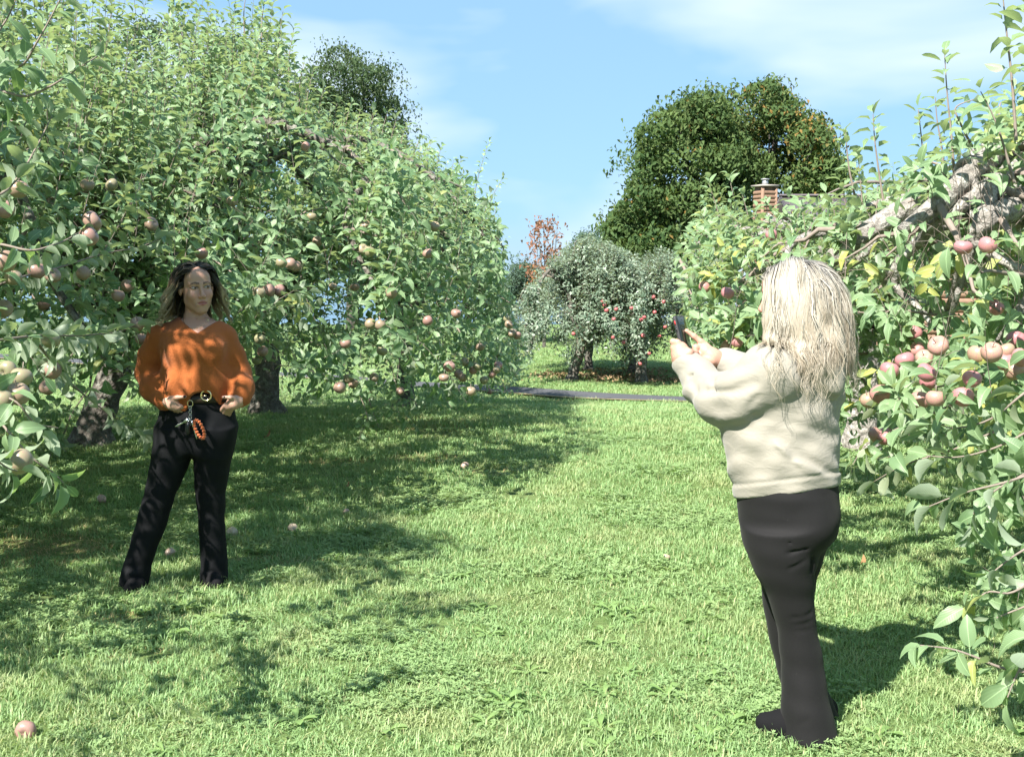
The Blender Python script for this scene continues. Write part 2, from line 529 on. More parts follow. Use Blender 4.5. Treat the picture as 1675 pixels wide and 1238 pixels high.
def grow_shoots(LV, TW, p0, d0, L, bend, spacing, leaf, phi, rng, tint, up=0.8, twr=0.0024, first=0.1, seg=5):
    """vectorised leafy shoots: p0,d0 (n,3), L (n), bend (n) sag; adds leaves to LV and twig tubes to TW"""
    n = len(p0)
    if n == 0: return
    d0 = norm(d0)
    ts = np.linspace(0, 1, seg)
    def at(t):
        t = np.asarray(t)
        q = p0 + d0 * (L * t)[:, None]
        q = q.copy(); q[:, 2] -= bend * L * t * t
        return q
    wob = rng.normal(size=(n, 3)) * 0.04
    pts = np.stack([at(np.full(n, t)) + wob * (L * np.sin(t * PI))[:, None] for t in ts], 1)
    if twr:
        r = twr * (0.5 + 0.8 * np.minimum(L, 1.2))[:, None] * (1.15 - 0.8 * ts)[None]
        TW.append((pts, r))
    K = int(np.ceil((L / spacing).max()))
    a0 = rng.uniform(0, 2 * PI, n)
    for i in range(K):
        t = (first * L + (i + rng.uniform(-.25, .25, n)) * spacing) / L
        ok = (t < 1.0) & (t > 0.02)
        if not ok.any(): continue
        tt = np.clip(t, 0, 1)
        q = at(tt) + wob * (L * np.sin(tt * PI))[:, None]
        T = d0.copy(); T[:, 2] -= 2 * bend * tt; T = norm(T)
        u, v = perp(T)
        az = a0 + i * 2.4 + rng.normal(0, .35, n)
        rdir = u * np.cos(az)[:, None] + v * np.sin(az)[:, None]
        ph = np.radians(phi) * (1 - 0.45 * tt ** 3) + rng.normal(0, .16, n)
        ax = T * np.cos(ph)[:, None] + rdir * np.sin(ph)[:, None]
        nn = T * np.sin(ph)[:, None] - rdir * np.cos(ph)[:, None]
        nn = nn + np.array([0, 0, up]) + rng.normal(0, .30, (n, 3))
        ln = leaf * (1.08 - 0.5 * np.abs(tt - 0.4) ** 1.5 * 1.6) * rng.uniform(.75, 1.2, n)
        base = q + ax * (0.22 * ln)[:, None]
        tn = np.clip(tint + rng.normal(0, .2, (n, 3)) * np.array([1, 1, 0]), 0, 1)
        LV.add(base[ok], ax[ok], nn[ok], ln[ok], tn[ok])

LEFT_TOP = np.array([(-3000, -4000), (300, -60), (440, -25), (478, 60), (500, 150), (560, 180), (610, 190), (660, 222), (700, 232), (760, 285), (790, 290), (824, 345), (860, 520), (900, 560)], float)
LEFT_MAXX = np.array([(-4000, 825), (300, 826), (420, 818), (500, 836), (560, 858), (620, 848), (660, 822), (690, 790), (740, 660), (760, 500), (2000, 200)], float)
LEFT_LOW = np.array([(-2000, 1200), (-300, 900), (0, 792), (90, 770), (130, 690), (172, 640), (184, 575), (212, 575), (222, 640), (250, 690), (330, 640), (395, 645), (404, 570), (466, 565), (480, 645), (530, 690), (600, 712), (640, 728), (660, 690), (710, 665), (780, 676), (830, 640), (860, 570), (1000, 560)], float)
RIGHT_MINX = np.array([(-4000, 1640), (0, 1595), (85, 1515), (180, 1405), (230, 1380), (290, 1160), (380, 1122), (450, 1125), (560, 1112), (620, 1150), (700, 1370), (780, 1385), (860, 1500), (1238, 1640), (3000, 1700)], float)
RIGHT_LOW = np.array([(1000, 600), (1120, 596), (1200, 650), (1380, 768), (1500, 795), (1560, 850), (1600, 915), (1690, 1150), (3000, 1500)], float)
RIGHT_TOP = np.array([(1000, 560), (1110, 440), (1150, 330), (1180, 310), (1230, 345), (1270, 352), (1350, 345), (1390, 315), (1430, 300), (1500, 272), (1560, 250), (1600, 215), (1640, 140), (3000, 0)], float)
def jit(p, s=26.0):
    p = np.asarray(p, float)
    return s * np.sin(p[..., 0] * 9.1 + 3 * np.sin(p[..., 2] * 7.3)) * np.sin(p[..., 2] * 8.7 + 2 * np.sin(p[..., 1] * 6.1))
def allowed_left(p, inset=0.0):
    x, y, d = pix(p); j = jit(p, 20.0); x = x + j; y = y + j - inset * 9.0 / np.maximum(d, 3)
    ok = (y > np.interp(x, *LEFT_TOP.T)) & (x < np.interp(y, *LEFT_MAXX.T)) & (y < np.interp(x, *LEFT_LOW.T) + 14)
    return ok & ~((x > 185) & (x < 440) & (y > 395) & (d < 6.75)) & ~((x > 95) & (y > 120) & (d < 6.0) & (x < 1200))
def allowed_out(p, inset=0.0):
    x, y, d = pix(p)
    return ~((x > -60) & (y > -80) & (x < 1750) & (y < 1300) & (np.asarray(p)[..., 1] > 0))
def allowed_right(p, inset=0.0):
    x, y, d = pix(p); j = jit(p); x = x + j; y = y + j - inset * 7.0 / np.maximum(d, 3)
    ok = (y > np.interp(x, *RIGHT_TOP.T)) & (x > np.interp(y, *RIGHT_MINX.T)) & (y < np.interp(x, *RIGHT_LOW.T) + 14)
    return ok & ~((x < 1420) & (d < 5.3))

TREES = []
def apple_tree(label, x, y, H, R, seed, group, allow=None, leaf=0.075, lod=1, mat='leaf_a', bark='bark', z0=0.95, trunk_r=0.13, nl=9, lean=(0, 0),
               up_len=(0.35, 1.0), tint=(0.5, 0.5, 0.0), yel=0.01, dens=1.0, name='apple_tree', spray=None, extra_limbs=None, up_rate=1.0, droop=1.0, sub_len=1.0, n_leaf=300, shell=0, skirt=.45, back=1):
    rng = np.random.default_rng(seed)
    gz = float(ground_z(x, y))
    root = bpy.data.objects.new(name, None); COL.objects.link(root); root.location = (x, y, gz)
    root.empty_display_size = 0.2
    tag(root, label, 'tree', group)
    O = np.array([x, y, gz])
    # trunk
    tp = [(0, 0, -0.05), (0.01, 0.0, 0.06), (lean[0]*.3, lean[1]*.3, z0*.35), (lean[0]*.7+.03, lean[1]*.7, z0*.7), (lean[0], lean[1], z0), (lean[0]*1.15, lean[1]*1.1, z0*1.18)]
    tp = catmull(tp, 12)
    tr = np.interp(np.linspace(0, 1, 12), [0, .08, .2, .6, 1], [trunk_r*1.7, trunk_r*1.35, trunk_r, trunk_r*.95, trunk_r*.8])
    mb = MB(); mb.tube(tp, tr, 12, True, 0.09, rng); mb.obj('trunk', MAT[bark], root)
    top = O + np.array([lean[0], lean[1], z0])
    az = (np.arange(nl) + rng.uniform(-.3, .3, nl)) * 2 * PI / nl
    branches = []
    Rf = (lambda a: R) if np.isscalar(R) else (lambda a: float(np.interp(np.degrees(a) % 360, [k for k, _ in R], [v for _, v in R])))
    for i, a in enumerate(az):
        rr = Rf(a) * rng.uniform(.85, 1.02); hh = (H - z0) * rng.uniform(.5, .72)
        ts = np.linspace(0, 1, 9)
        zc = hh * (1 - (1.9 * ts - 1.05) ** 2 / 1.1) - droop * 0.55 * ts ** 3 * rng.uniform(.5, 1.3)
        ln = rr * ts ** 0.95
        aw = a + np.cumsum(rng.normal(0, .07, 9))
        pts = top + np.column_stack([np.cos(aw) * ln, np.sin(aw) * ln, zc + rng.normal(0, .035, 9)])
        pts[0] = top - np.array([0, 0, .1])
        branches.append((catmull(pts, 22), np.linspace(trunk_r * .52, .012, 22)))
    for i in range(max(4, nl - 3)):
        a = rng.uniform(0, 2 * PI); rr = Rf(a) * rng.uniform(.25, .6); hh = (H - z0) * rng.uniform(.72, .92)
        ts = np.linspace(0, 1, 7)
        pts = top + np.column_stack([np.cos(a) * rr * ts, np.sin(a) * rr * ts, hh * ts ** .8]) + rng.normal(0, .05, (7, 3)) * ts[:, None]
        pts[0] = top - np.array([0, 0, .1])
        branches.append((catmull(pts, 16), np.linspace(trunk_r * .42, .012, 16)))
    for pts, r0, r1 in (extra_limbs or []):
        c = catmull(pts, 6 * len(pts)); branches.append((c, np.linspace(r0, r1, len(c))))
    # side branches
    subs = []
    for pts, r in branches:
        seglen = np.concatenate([[0], np.cumsum(np.linalg.norm(np.diff(pts, axis=0), axis=1))])
        T = norm(np.gradient(pts, axis=0))
        s = 0.35 * seglen[-1] * rng.uniform(.5, .9); side = 1
        while s < seglen[-1]:
            i = min(np.searchsorted(seglen, s), len(pts) - 1); t = s / seglen[-1]
            th = side * rng.uniform(.5, 1.25)
            d = T[i].copy(); d = np.array([d[0]*math.cos(th) - d[1]*math.sin(th), d[0]*math.sin(th) + d[1]*math.cos(th), d[2]*.4 + rng.uniform(-.25, .55)])
            L = rng.uniform(.45, 1.15) * (1.1 - .55 * t) * sub_len
            tt = np.linspace(0, 1, 6)[:, None]
            q = pts[i] + norm(d) * L * tt + np.array([0, 0, -1.0]) * (rng.uniform(.05, .45) * droop * L) * tt ** 2 + rng.normal(0, .018, (6, 3)) * tt
            subs.append((q, np.linspace(min(r[i] * .6, .02), .004, 6)))
            side = -side; s += rng.uniform(.16, .34) / dens
    LV, TW = Leaves(), []
    # sites
    sp, sdv, stp = [], [], []
    for pts, r in branches + subs:
        L = np.linalg.norm(np.diff(pts, axis=0), axis=1).sum()
        m = int(L / 0.055 * dens) + 2
        lo = 0.3 if r[0] > .021 else 0.08
        t = np.sort(rng.uniform(lo, 1, m)); t[-1] = 1.0
        idx = np.linspace(0, 1, len(pts))
        q = np.column_stack([np.interp(t, idx, pts[:, c]) for c in range(3)])
        d = norm(np.gradient(pts, axis=0)); d = np.column_stack([np.interp(t, idx, d[:, c]) for c in range(3)])
        sp.append(q); sdv.append(d); stp.append(r[0] > .021 + 0 * t)
    sp = np.concatenate(sp); sdv = np.concatenate(sdv); big = np.concatenate(stp)
    # the outer skin of the crown: umbrella shaped, with a hanging skirt
    if shell:
        ns = int(shell * 2 * PI * Rf(0) * (H - .4) * 1.2)
        a = rng.uniform(0, 2 * PI, ns); hh = rng.uniform(0, 1, ns) ** .85
        Rr = np.array([Rf(v) for v in a]); zlo = skirt
        prof = np.interp(hh, [0, .15, .35, .6, .8, 1.0], [.93, 1.0, 1.0, .84, .58, .12])
        lump = 1 + .09 * np.sin(3 * a + seed) * np.sin(5 * hh + seed) + .06 * np.sin(7 * a + 9 * hh + seed)
        rr = Rr * prof * lump * (1 - .16 * rng.uniform(0, 1, ns) ** 1.5 - .25 * (rng.uniform(size=ns) < .2) * rng.uniform(size=ns))
        q = np.column_stack([top[0] + np.cos(a) * rr, top[1] + np.sin(a) * rr, gz + zlo + (H - zlo) * hh * (.90 + .1 * np.sin(2 * a + seed))])
        hole = np.sin(q[:, 0] * 2.3 + seed) * np.sin(q[:, 1] * 2.1 + 2 * seed) + np.sin(q[:, 2] * 3.4 + seed * 1.7 + q[:, 0]) * .7 + rng.normal(0, .25, ns)
        kp = (hole < .72) & (rng.uniform(size=ns) > .42 * (np.sin(a) > .15) * back) & (rng.uniform(size=ns) < np.interp(hh, [0, .5, .75, 1], [1, 1, .72, .5]))
        q, a = q[kp], a[kp]
        sp = np.concatenate([sp, q]); sdv = np.concatenate([sdv, np.column_stack([np.cos(a), np.sin(a), 0 * a])]); big = np.concatenate([big, np.zeros(len(q), big.dtype)])
    low = gz + 0.22
    ok = sp[:, 2] > low
    if allow is not None: ok &= allow(sp, 75.0)
    sp, sdv, big = sp[ok], sdv[ok], big[ok]
    out = norm((sp - (O + np.array([0, 0, z0 + .5]))) * np.array([1, 1, .6]))
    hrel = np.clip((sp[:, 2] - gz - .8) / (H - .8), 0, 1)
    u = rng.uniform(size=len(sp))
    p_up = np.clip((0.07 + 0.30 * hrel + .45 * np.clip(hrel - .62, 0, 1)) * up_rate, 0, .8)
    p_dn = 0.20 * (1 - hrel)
    s_up = u < p_up; s_dn = (u >= p_up) & (u < p_up + p_dn); s_sp = ~(s_up | s_dn)
    tb = np.array(tint)[None, :]
    def tints(n, lift=0.0):
        t = np.tile(tb, (n, 1)) + rng.normal(0, .2, (n, 3)); t[:, 0] += lift
        t[:, 2] = np.where(rng.uniform(size=n) < yel, rng.uniform(.4, 1, n), tint[2] * 1.0)
        return t
    def put(sel, d, L, bend, spacing, lf, phi, lift, up, twr, first, seg=4):
        q = sp[sel]
        if allow is not None:
            tip = q + norm(d) * L[:, None]; tip[:, 2] -= bend * L
            k = allow(tip) & (tip[:, 2] > gz + .06)
            # a shoot that would stick out is cut back
            L = np.where(k, L, L * .45); tip = q + norm(d) * L[:, None]; tip[:, 2] -= bend * L
            k = allow(tip) & (tip[:, 2] > gz + .06)
            q, d, L, bend, lift = q[k], d[k], L[k], bend[k], lift[k]
        if len(q): 
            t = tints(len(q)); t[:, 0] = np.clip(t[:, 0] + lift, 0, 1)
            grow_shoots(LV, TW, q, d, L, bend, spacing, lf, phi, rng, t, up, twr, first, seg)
    # skin sites in the middle and low crown also throw arching shoots
    arch = s_sp & (big == 0) & (rng.uniform(size=len(sp)) < .26)
    s_sp &= ~arch
    n = arch.sum()
    d = out[arch] * np.array([1, 1, .2]) * rng.uniform(.35, 1.0, (n, 1)) + np.array([0, 0, .8]) + rng.normal(0, .25, (n, 3))
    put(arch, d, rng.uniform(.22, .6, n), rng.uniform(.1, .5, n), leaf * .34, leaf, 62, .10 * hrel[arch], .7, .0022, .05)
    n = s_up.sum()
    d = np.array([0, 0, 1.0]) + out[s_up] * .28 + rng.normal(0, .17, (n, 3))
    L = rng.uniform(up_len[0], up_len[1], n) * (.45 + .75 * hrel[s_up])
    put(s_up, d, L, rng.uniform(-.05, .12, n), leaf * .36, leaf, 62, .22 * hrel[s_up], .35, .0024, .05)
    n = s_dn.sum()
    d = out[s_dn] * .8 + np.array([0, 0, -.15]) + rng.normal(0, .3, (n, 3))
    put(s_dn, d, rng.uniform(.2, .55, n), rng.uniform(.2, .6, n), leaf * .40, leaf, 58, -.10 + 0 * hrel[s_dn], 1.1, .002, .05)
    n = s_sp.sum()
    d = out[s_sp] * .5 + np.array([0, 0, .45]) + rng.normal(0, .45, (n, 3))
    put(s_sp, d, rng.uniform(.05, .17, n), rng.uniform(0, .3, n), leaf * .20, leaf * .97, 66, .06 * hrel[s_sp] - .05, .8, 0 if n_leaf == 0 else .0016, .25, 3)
    # hand placed sprays: polyline, leaf size
    for pts, lf, ny in (spray or []):
        c = catmull(pts, 5 * len(pts)); Ls = np.linalg.norm(np.diff(c, axis=0), axis=1).sum()
        subs.append((c, np.linspace(.0065, .0018, len(c))))
        m = max(3, int(Ls / (lf * .24)))
        t = np.linspace(.06, 1, m); idx = np.linspace(0, 1, len(c))
        q = np.column_stack([np.interp(t, idx, c[:, k]) for k in range(3)])
        g = norm(np.gradient(c, axis=0)); T = norm(np.column_stack([np.interp(t, idx, g[:, k]) for k in range(3)]))
        uu, vv = perp(T); a = np.arange(m) * 2.4 + rng.normal(0, .4, m)
        rd = uu * np.cos(a)[:, None] + vv * np.sin(a)[:, None]
        ph = np.radians(60) * (1 - .5 * t ** 4) + rng.normal(0, .2, m)
        ax = T * np.cos(ph)[:, None] + rd * np.sin(ph)[:, None] + np.array([0, 0, -.1])
        nn = T * .4 - rd * .6 + np.array([0, 0, .7]) + rng.normal(0, .42, (m, 3))
        ln = lf * rng.uniform(.7, 1.2, m)
        tn = np.clip(np.column_stack([rng.normal(tint[0] + .1, .16, m), rng.uniform(size=m), np.where(rng.uniform(size=m) < ny, rng.uniform(.3, .9, m), 0)]), 0, 1)
        LV.add(q + norm(ax) * (.22 * ln)[:, None], ax, nn, ln, tn)
    LV.pack(rng)
    if allow is not None:
        mid = LV.b + norm(LV.a) * (LV.l * .6)[:, None]
        xx, yy, dd = pix(mid)
    # limbs as parts, thinner wood joined
    nb = 0
    for pts, r in branches:
        if allow is not None:
            ins = allow(pts) | (np.linalg.norm(pts - top, axis=1) < 1.2)
            cut = len(pts) if ins.all() else int(np.argmin(ins))
            if cut < 4: continue
            pts, r = pts[:cut], np.concatenate([r[:cut-1], [r[cut-1] * .6]])
        mb = MB(); mb.tube(pts - O, r, 8, True, .1, rng); mb.obj('branch', MAT[bark], root); nb += 1
    tw = MB()
    for pts, r in subs:
        if allow is not None and not (allow(pts[-1]) and allow(pts[len(pts)//2])): 
            if not any(pts[0] is s for s in ()): 
                if r[0] != .0065: continue
        tw.tube(pts - O, r, 5, False)
    for pts, r in TW:
        V, F = tubes_batch(pts - O, r); tw.add(V, F)
    if tw.n: tw.obj('twigs', MAT['twig'], root, kind='stuff')
    if lod == 0: lod = 1
    TREES.append(dict(root=root, O=O, LV=LV, mat=MAT[mat], lod=lod, n_leaf=n_leaf, sites=sp))
    return root
# ------------------------------------------------------------------ the left row of old apple trees
GL = 'old apple trees of the left row'
GR = 'old apple trees of the right row'
# boughs added to the near tree, out of view, to shade the woman in orange
sp_over = []
orr = np.random.default_rng(4)
sdv_ = np.array(sun_dir)
for tgt, n, sprd in ((P(322, 470, 6.1), 9, .16), (P(322, 560, 6.1), 5, .26), (P(318, 640, 6.1), 4, .28), (P(280, 800, 6.1), 4, .35), (P(345, 800, 6.1), 3, .3)):
    for k in range(n):
        c = tgt + sdv_ * ((orr.uniform(3.0, 3.7) - tgt[2]) / sdv_[2]) + orr.normal(0, sprd, 3) * np.array([1, 1, .3])
        d = norm(np.array([1.0, orr.normal(0, .5), orr.normal(-.25, .2)]))
        sp_over.append(([c - d * .75 - np.array([0, 0, .12]), c - d * .3, c + d * .1, c + d * .42 - np.array([0, 0, .05])], .09, 0))
apple_tree('apple tree beyond the left edge that shades the near grass', -5.6, 4.0, 4.8, [(0, 5.1), (25, 5.0), (50, 4.2), (90, 3.3), (200, 2.6), (270, 2.0), (325, 2.3), (345, 4.0), (360, 5.1)], 11, GL, allowed_out, 0.092, 1, n_leaf=0, dens=.5, shell=9, trunk_r=.10, back=0, spray=sp_over, skirt=.9, nl=10)
sp_left = [
    ([P(-60, 112, 4.0), P(0, 110, 3.9), P(36, 107, 3.85), P(60, 70, 3.8), P(80, 35, 3.8), P(104, -12, 3.8)], .078, 0),
    ([P(-60, 190, 3.95), P(0, 150, 3.9), P(40, 158, 3.9), P(85, 140, 3.9), P(122, 116, 3.95), P(160, 92, 4.0)], .078, 0),
    ([P(-50, 100, 4.1), P(-5, 55, 4.0), P(12, 30, 4.0), P(28, -5, 4.0)], .075, 0),
    ([P(-40, 480, 5.0), P(40, 452, 5.3), P(95, 438, 5.6), P(170, 415, 5.9), P(235, 402, 6.2), P(275, 385, 6.4)], .075, 0),
    ([P(-30, 560, 4.6), P(60, 549, 4.9), P(120, 549, 5.3), P(165, 546, 5.6), P(200, 541, 5.8), P(232, 524, 6.0)], .08, 0),
    ([P(60, 560, 5.0), P(100, 610, 5.3), P(140, 648, 5.6), P(180, 678, 5.9), P(212, 700, 6.1), P(248, 712, 6.3)], .072, 0),
    ([P(-60, 640, 3.9), P(0, 690, 3.8), P(30, 725, 3.75), P(60, 755, 3.75), P(90, 775, 3.8), P(104, 790, 3.8)], .08, 0),
    ([P(-70, 560, 4.0), P(-10, 640, 3.9), P(30, 660, 3.85), P(55, 690, 3.9), P(95, 700, 4.0)], .08, 0),
    ([P(-70, 700, 3.6), P(-20, 740, 3.5), P(12, 765, 3.5), P(28, 770, 3.55)], .085, 0),
    ([P(-60, 400, 4.3), P(0, 400, 4.3), P(50, 410, 4.3), P(90, 400, 4.4), P(130, 380, 4.6)], .078, 0),
    ([P(-60, 330, 4.3), P(0, 318, 4.3), P(30, 290, 4.4), P(60, 240, 4.5), P(85, 190, 4.6)], .078, 0)]
sp_low = [([P(x0, y0, d), P((x0 + x1) / 2 - 3, (y0 + y1) / 2, d), P(x1, y1, d)], .088, 0) for x0, y0, x1, y1, d in
          ((400, 60, 404, -18, 10), (428, 70, 436, -12, 10), (455, 110, 463, 18, 10.4), (472, 135, 481, 46, 10.8), (490, 175, 498, 98, 11), (520, 215, 529, 148, 11.4), (546, 220, 553, 164, 11.6), (585, 232, 590, 178, 12), (625, 242, 633, 186, 12.4), (655, 255, 666, 203, 13), (676, 266, 690, 222, 13.4), (715, 292, 722, 240, 14), (745, 315, 754, 260, 15), (500, 200, 512, 118, 11.2), (565, 232, 574, 170, 11.8), (608, 240, 612, 184, 12.2), (640, 252, 648, 196, 12.8), (700, 280, 706, 228, 13.8))]
sp_low += [([P(600, 640, 12.4), P(612, 680, 12.1), P(622, 705, 12.0), P(632, 738, 11.9)], .08, 0),
          ([P(640, 600, 12.6), P(650, 640, 12.4), P(655, 668, 12.3), P(648, 690, 12.2)], .08, 0),
          ([P(575, 620, 11.8), P(590, 650, 11.6), P(600, 690, 11.5), P(590, 708, 11.5)], .08, 0)]
apple_tree('large-leaved apple tree reaching in from the left edge with low boughs', -4.95, 7.6, 3.6, [(0, 3.5), (270, 4.2), (300, 4.3), (330, 3.9), (360, 3.5)], 12, GL, allowed_left, 0.092, 0, spray=sp_left, dens=.6, up_len=(.5, 1.2), shell=27, skirt=.5)
apple_tree('apple tree directly behind the woman in orange, tallest shoots of the row', -3.85, 11.1, 3.75, [(0, 3.8), (200, 3.4), (270, 4.5), (315, 4.4), (360, 3.8)], 13, GL, allowed_left, 0.092, 1, trunk_r=.15, lean=(.25, .1), dens=.55, up_len=(.6, 1.4), up_rate=1.2, shell=34, skirt=.75)
apple_tree('broad apple tree of the left row hanging down to the grass by the mown alley', -2.9, 14.3, 3.5, [(0, 3.0), (180, 3.4), (240, 4.6), (290, 4.5), (330, 3.4), (360, 3.0)], 14, GL, allowed_left, 0.090, 1, trunk_r=.16, dens=.6, droop=1.25, spray=sp_low, up_len=(.5, 1.2), shell=36, skirt=.35)
sp_c = [([P(x0, y0, d), P((x0 + x1) / 2 - 3, (y0 + y1) / 2, d), P(x1, y1, d)], .085, 0) for x0, y0, x1, y1, d in
        ((772, 340, 800, 232, 16.6), (790, 360, 822, 292, 16.4), (740, 320, 742, 262, 16.4), (700, 290, 700, 234, 15.2), (672, 280, 690, 240, 14.6), (640, 260, 655, 212, 13.2), (600, 250, 610, 184, 12.6), (560, 230, 566, 176, 12.2), (800, 420, 812, 340, 16.4), (812, 520, 842, 508, 16.2), (820, 570, 856, 556, 16.0))]
apple_tree('last apple tree of the left row, small leaved, next to the lane', -1.55, 17.6, 3.5, [(0, 1.6), (180, 3.2), (270, 2.9), (330, 2.0), (360, 1.6)], 15, GL, allowed_left, 0.084, 2, trunk_r=.13, dens=.85, droop=1.4, n_leaf=0, up_len=(.4, 1.0), shell=44, skirt=.2, spray=sp_c)

# ------------------------------------------------------------------ the right row
xl = [
    ([P(1780, 230, 5.6), P(1690, 262, 5.3), P(1640, 288, 5.1), P(1600, 316, 5.0), P(1562, 346, 5.0), P(1530, 366, 5.1), P(1500, 402, 5.3)], 0.057, 0.018),
    ([P(1760, 300, 5.5), P(1680, 318, 5.2), P(1632, 338, 5.1), P(1585, 355, 5.1), P(1545, 367, 5.2), P(1490, 408, 5.4), P(1458, 444, 5.5), P(1450, 470, 5.6)], 0.046, 0.020),
    ([P(1640, 288, 5.1), P(1622, 316, 5.0), P(1606, 348, 4.95), P(1590, 352, 5.0)], 0.034, 0.028),
    ([P(1760, 320, 5.2), P(1690, 332, 5.0), P(1650, 345, 4.9), P(1625, 355, 4.85), P(1606, 364, 4.78)], 0.057, 0.050),
    ([P(1760, 470, 4.8), P(1690, 452, 4.7), P(1655, 434, 4.7), P(1620, 415, 4.75), P(1596, 400, 4.8), P(1582, 435, 4.85), P(1563, 490, 4.9), P(1552, 530, 5.0)], 0.026, 0.011),
    ([P(1600, 320, 5.05), P(1588, 290, 5.05), P(1592, 262, 5.1), P(1572, 268, 5.1), P(1566, 300, 5.15)], 0.027, 0.014),
    ([P(1606, 364, 4.8), P(1596, 392, 4.85), P(1575, 430, 4.9), P(1562, 475, 5.0), P(1545, 520, 5.1)], 0.034, 0.011),
    ([P(1560, 352, 5.2), P(1480, 365, 5.9), P(1420, 375, 6.4), P(1370, 377, 6.6), P(1338, 382, 6.6), P(1302, 394, 6.5), P(1289, 412, 6.4), P(1284, 440, 6.4), P(1262, 470, 6.5)], 0.038, 0.016),
    ([P(1440, 372, 6.3), P(1420, 410, 6.3), P(1385, 440, 6.4), P(1352, 462, 6.5)], 0.023, 0.010),
    ([P(1284, 440, 6.4), P(1240, 445, 6.6), P(1216, 457, 6.7), P(1206, 480, 6.7)], 0.020, 0.010),
    ([P(1480, 410, 5.4), P(1466, 470, 5.5), P(1500, 500, 5.4), P(1530, 540, 5.3)], 0.021, 0.010),
    ([P(1690, 470, 4.6), P(1660, 520, 4.6), P(1630, 560, 4.7)], 0.023, 0.011),
]
sp_right = [
    ([P(1662, 230, 4.3), P(1655, 130, 4.3), P(1645, 40, 4.3), P(1638, -30, 4.3)], .082, 0),
    ([P(1690, 120, 4.0), P(1680, 60, 4.0), P(1676, 0, 4.0)], .082, 0),
    ([P(1562, 300, 5.2), P(1556, 220, 5.2), P(1549, 150, 5.2), P(1545, 88, 5.2)], .082, 0),
    ([P(1590, 240, 5.1), P(1570, 200, 5.0), P(1562, 180, 5.0), P(1600, 160, 5.0)], .08, 0),
    ([P(1445, 330, 6.0), P(1436, 270, 6.0), P(1430, 220, 6.0), P(1428, 187, 6.0)], .08, 0),
    ([P(1520, 330, 5.6), P(1512, 270, 5.6), P(1506, 215, 5.6), P(1502, 180, 5.6)], .08, 0),
    ([P(1546, 310, 5.5), P(1540, 240, 5.5), P(1532, 190, 5.5), P(1530, 160, 5.5)], .08, 0),
    ([P(1398, 320, 6.3), P(1388, 270, 6.3), P(1383, 212, 6.3)], .08, 0),
    ([P(1660, 300, 4.6), P(1620, 180, 4.6), P(1604, 150, 4.6)], .08, .02),
    ([P(1760, 690, 3.9), P(1675, 775, 3.7), P(1620, 808, 3.65), P(1595, 832, 3.65), P(1590, 862, 3.65)], .095, .02),
    ([P(1760, 640, 4.0), P(1690, 700, 3.9), P(1620, 735, 3.9), P(1560, 748, 3.95), P(1515, 745, 4.0)], .095, .05),
    ([P(1760, 600, 4.0), P(1680, 640, 3.9), P(1610, 690, 3.95), P(1560, 700, 4.0), P(1530, 690, 4.1)], .092, .15),
    ([P(1780, 720, 3.6), P(1700, 770, 3.5), P(1640, 790, 3.5), P(1580, 805, 3.55), P(1520, 828, 3.6)], .095, .02),
    ([P(1760, 900, 3.4), P(1690, 950, 3.3), P(1650, 970, 3.3), P(1615, 968, 3.3), P(1588, 990, 3.3)], .09, .03),
    ([P(1760, 960, 3.4), P(1695, 985, 3.3), P(1655, 1000, 3.3), P(1630, 1010, 3.3)], .09, .03),
    ([P(1760, 1060, 3.25), P(1690, 1098, 3.2), P(1640, 1092, 3.2), P(1590, 1072, 3.2), P(1560, 1062, 3.2), P(1505, 1055, 3.2)], .085, .05),
    ([P(1740, 1000, 3.2), P(1685, 1060, 3.1), P(1660, 1110, 3.1), P(1648, 1140, 3.1)], .09, .05),
    ([P(1740, 860, 3.4), P(1690, 890, 3.35), P(1650, 915, 3.35), P(1625, 935, 3.35)], .09, .03),
    ([P(1700, 560, 4.4), P(1640, 600, 4.4), P(1570, 625, 4.5), P(1500, 640, 4.7), P(1440, 668, 4.9)], .082, .35),
    ([P(1600, 640, 4.8), P(1540, 670, 4.9), P(1470, 700, 5.0), P(1410, 735, 5.1), P(1395, 760, 5.1)], .082, .25),
    ([P(1640, 700, 4.6), P(1560, 735, 4.7), P(1480, 760, 4.8), P(1425, 790, 4.9)], .085, .25),
]
apple_tree('large old apple tree at the right edge with thick grey boughs and pink apples', 3.45, 6.3, 3.0, [(0, 2.6), (90, 3.0), (150, 3.0), (180, 2.6), (215, 3.2), (260, 2.9), (300, 2.6), (360, 2.6)], 21, GR, allowed_right, 0.084, 0, bark='bark_pale',
           tint=(.74, .5, 0), yel=.085, spray=sp_right, extra_limbs=xl, dens=1.0, up_rate=.8, up_len=(.3, .7), trunk_r=.2, droop=1.3, shell=26, skirt=.6)
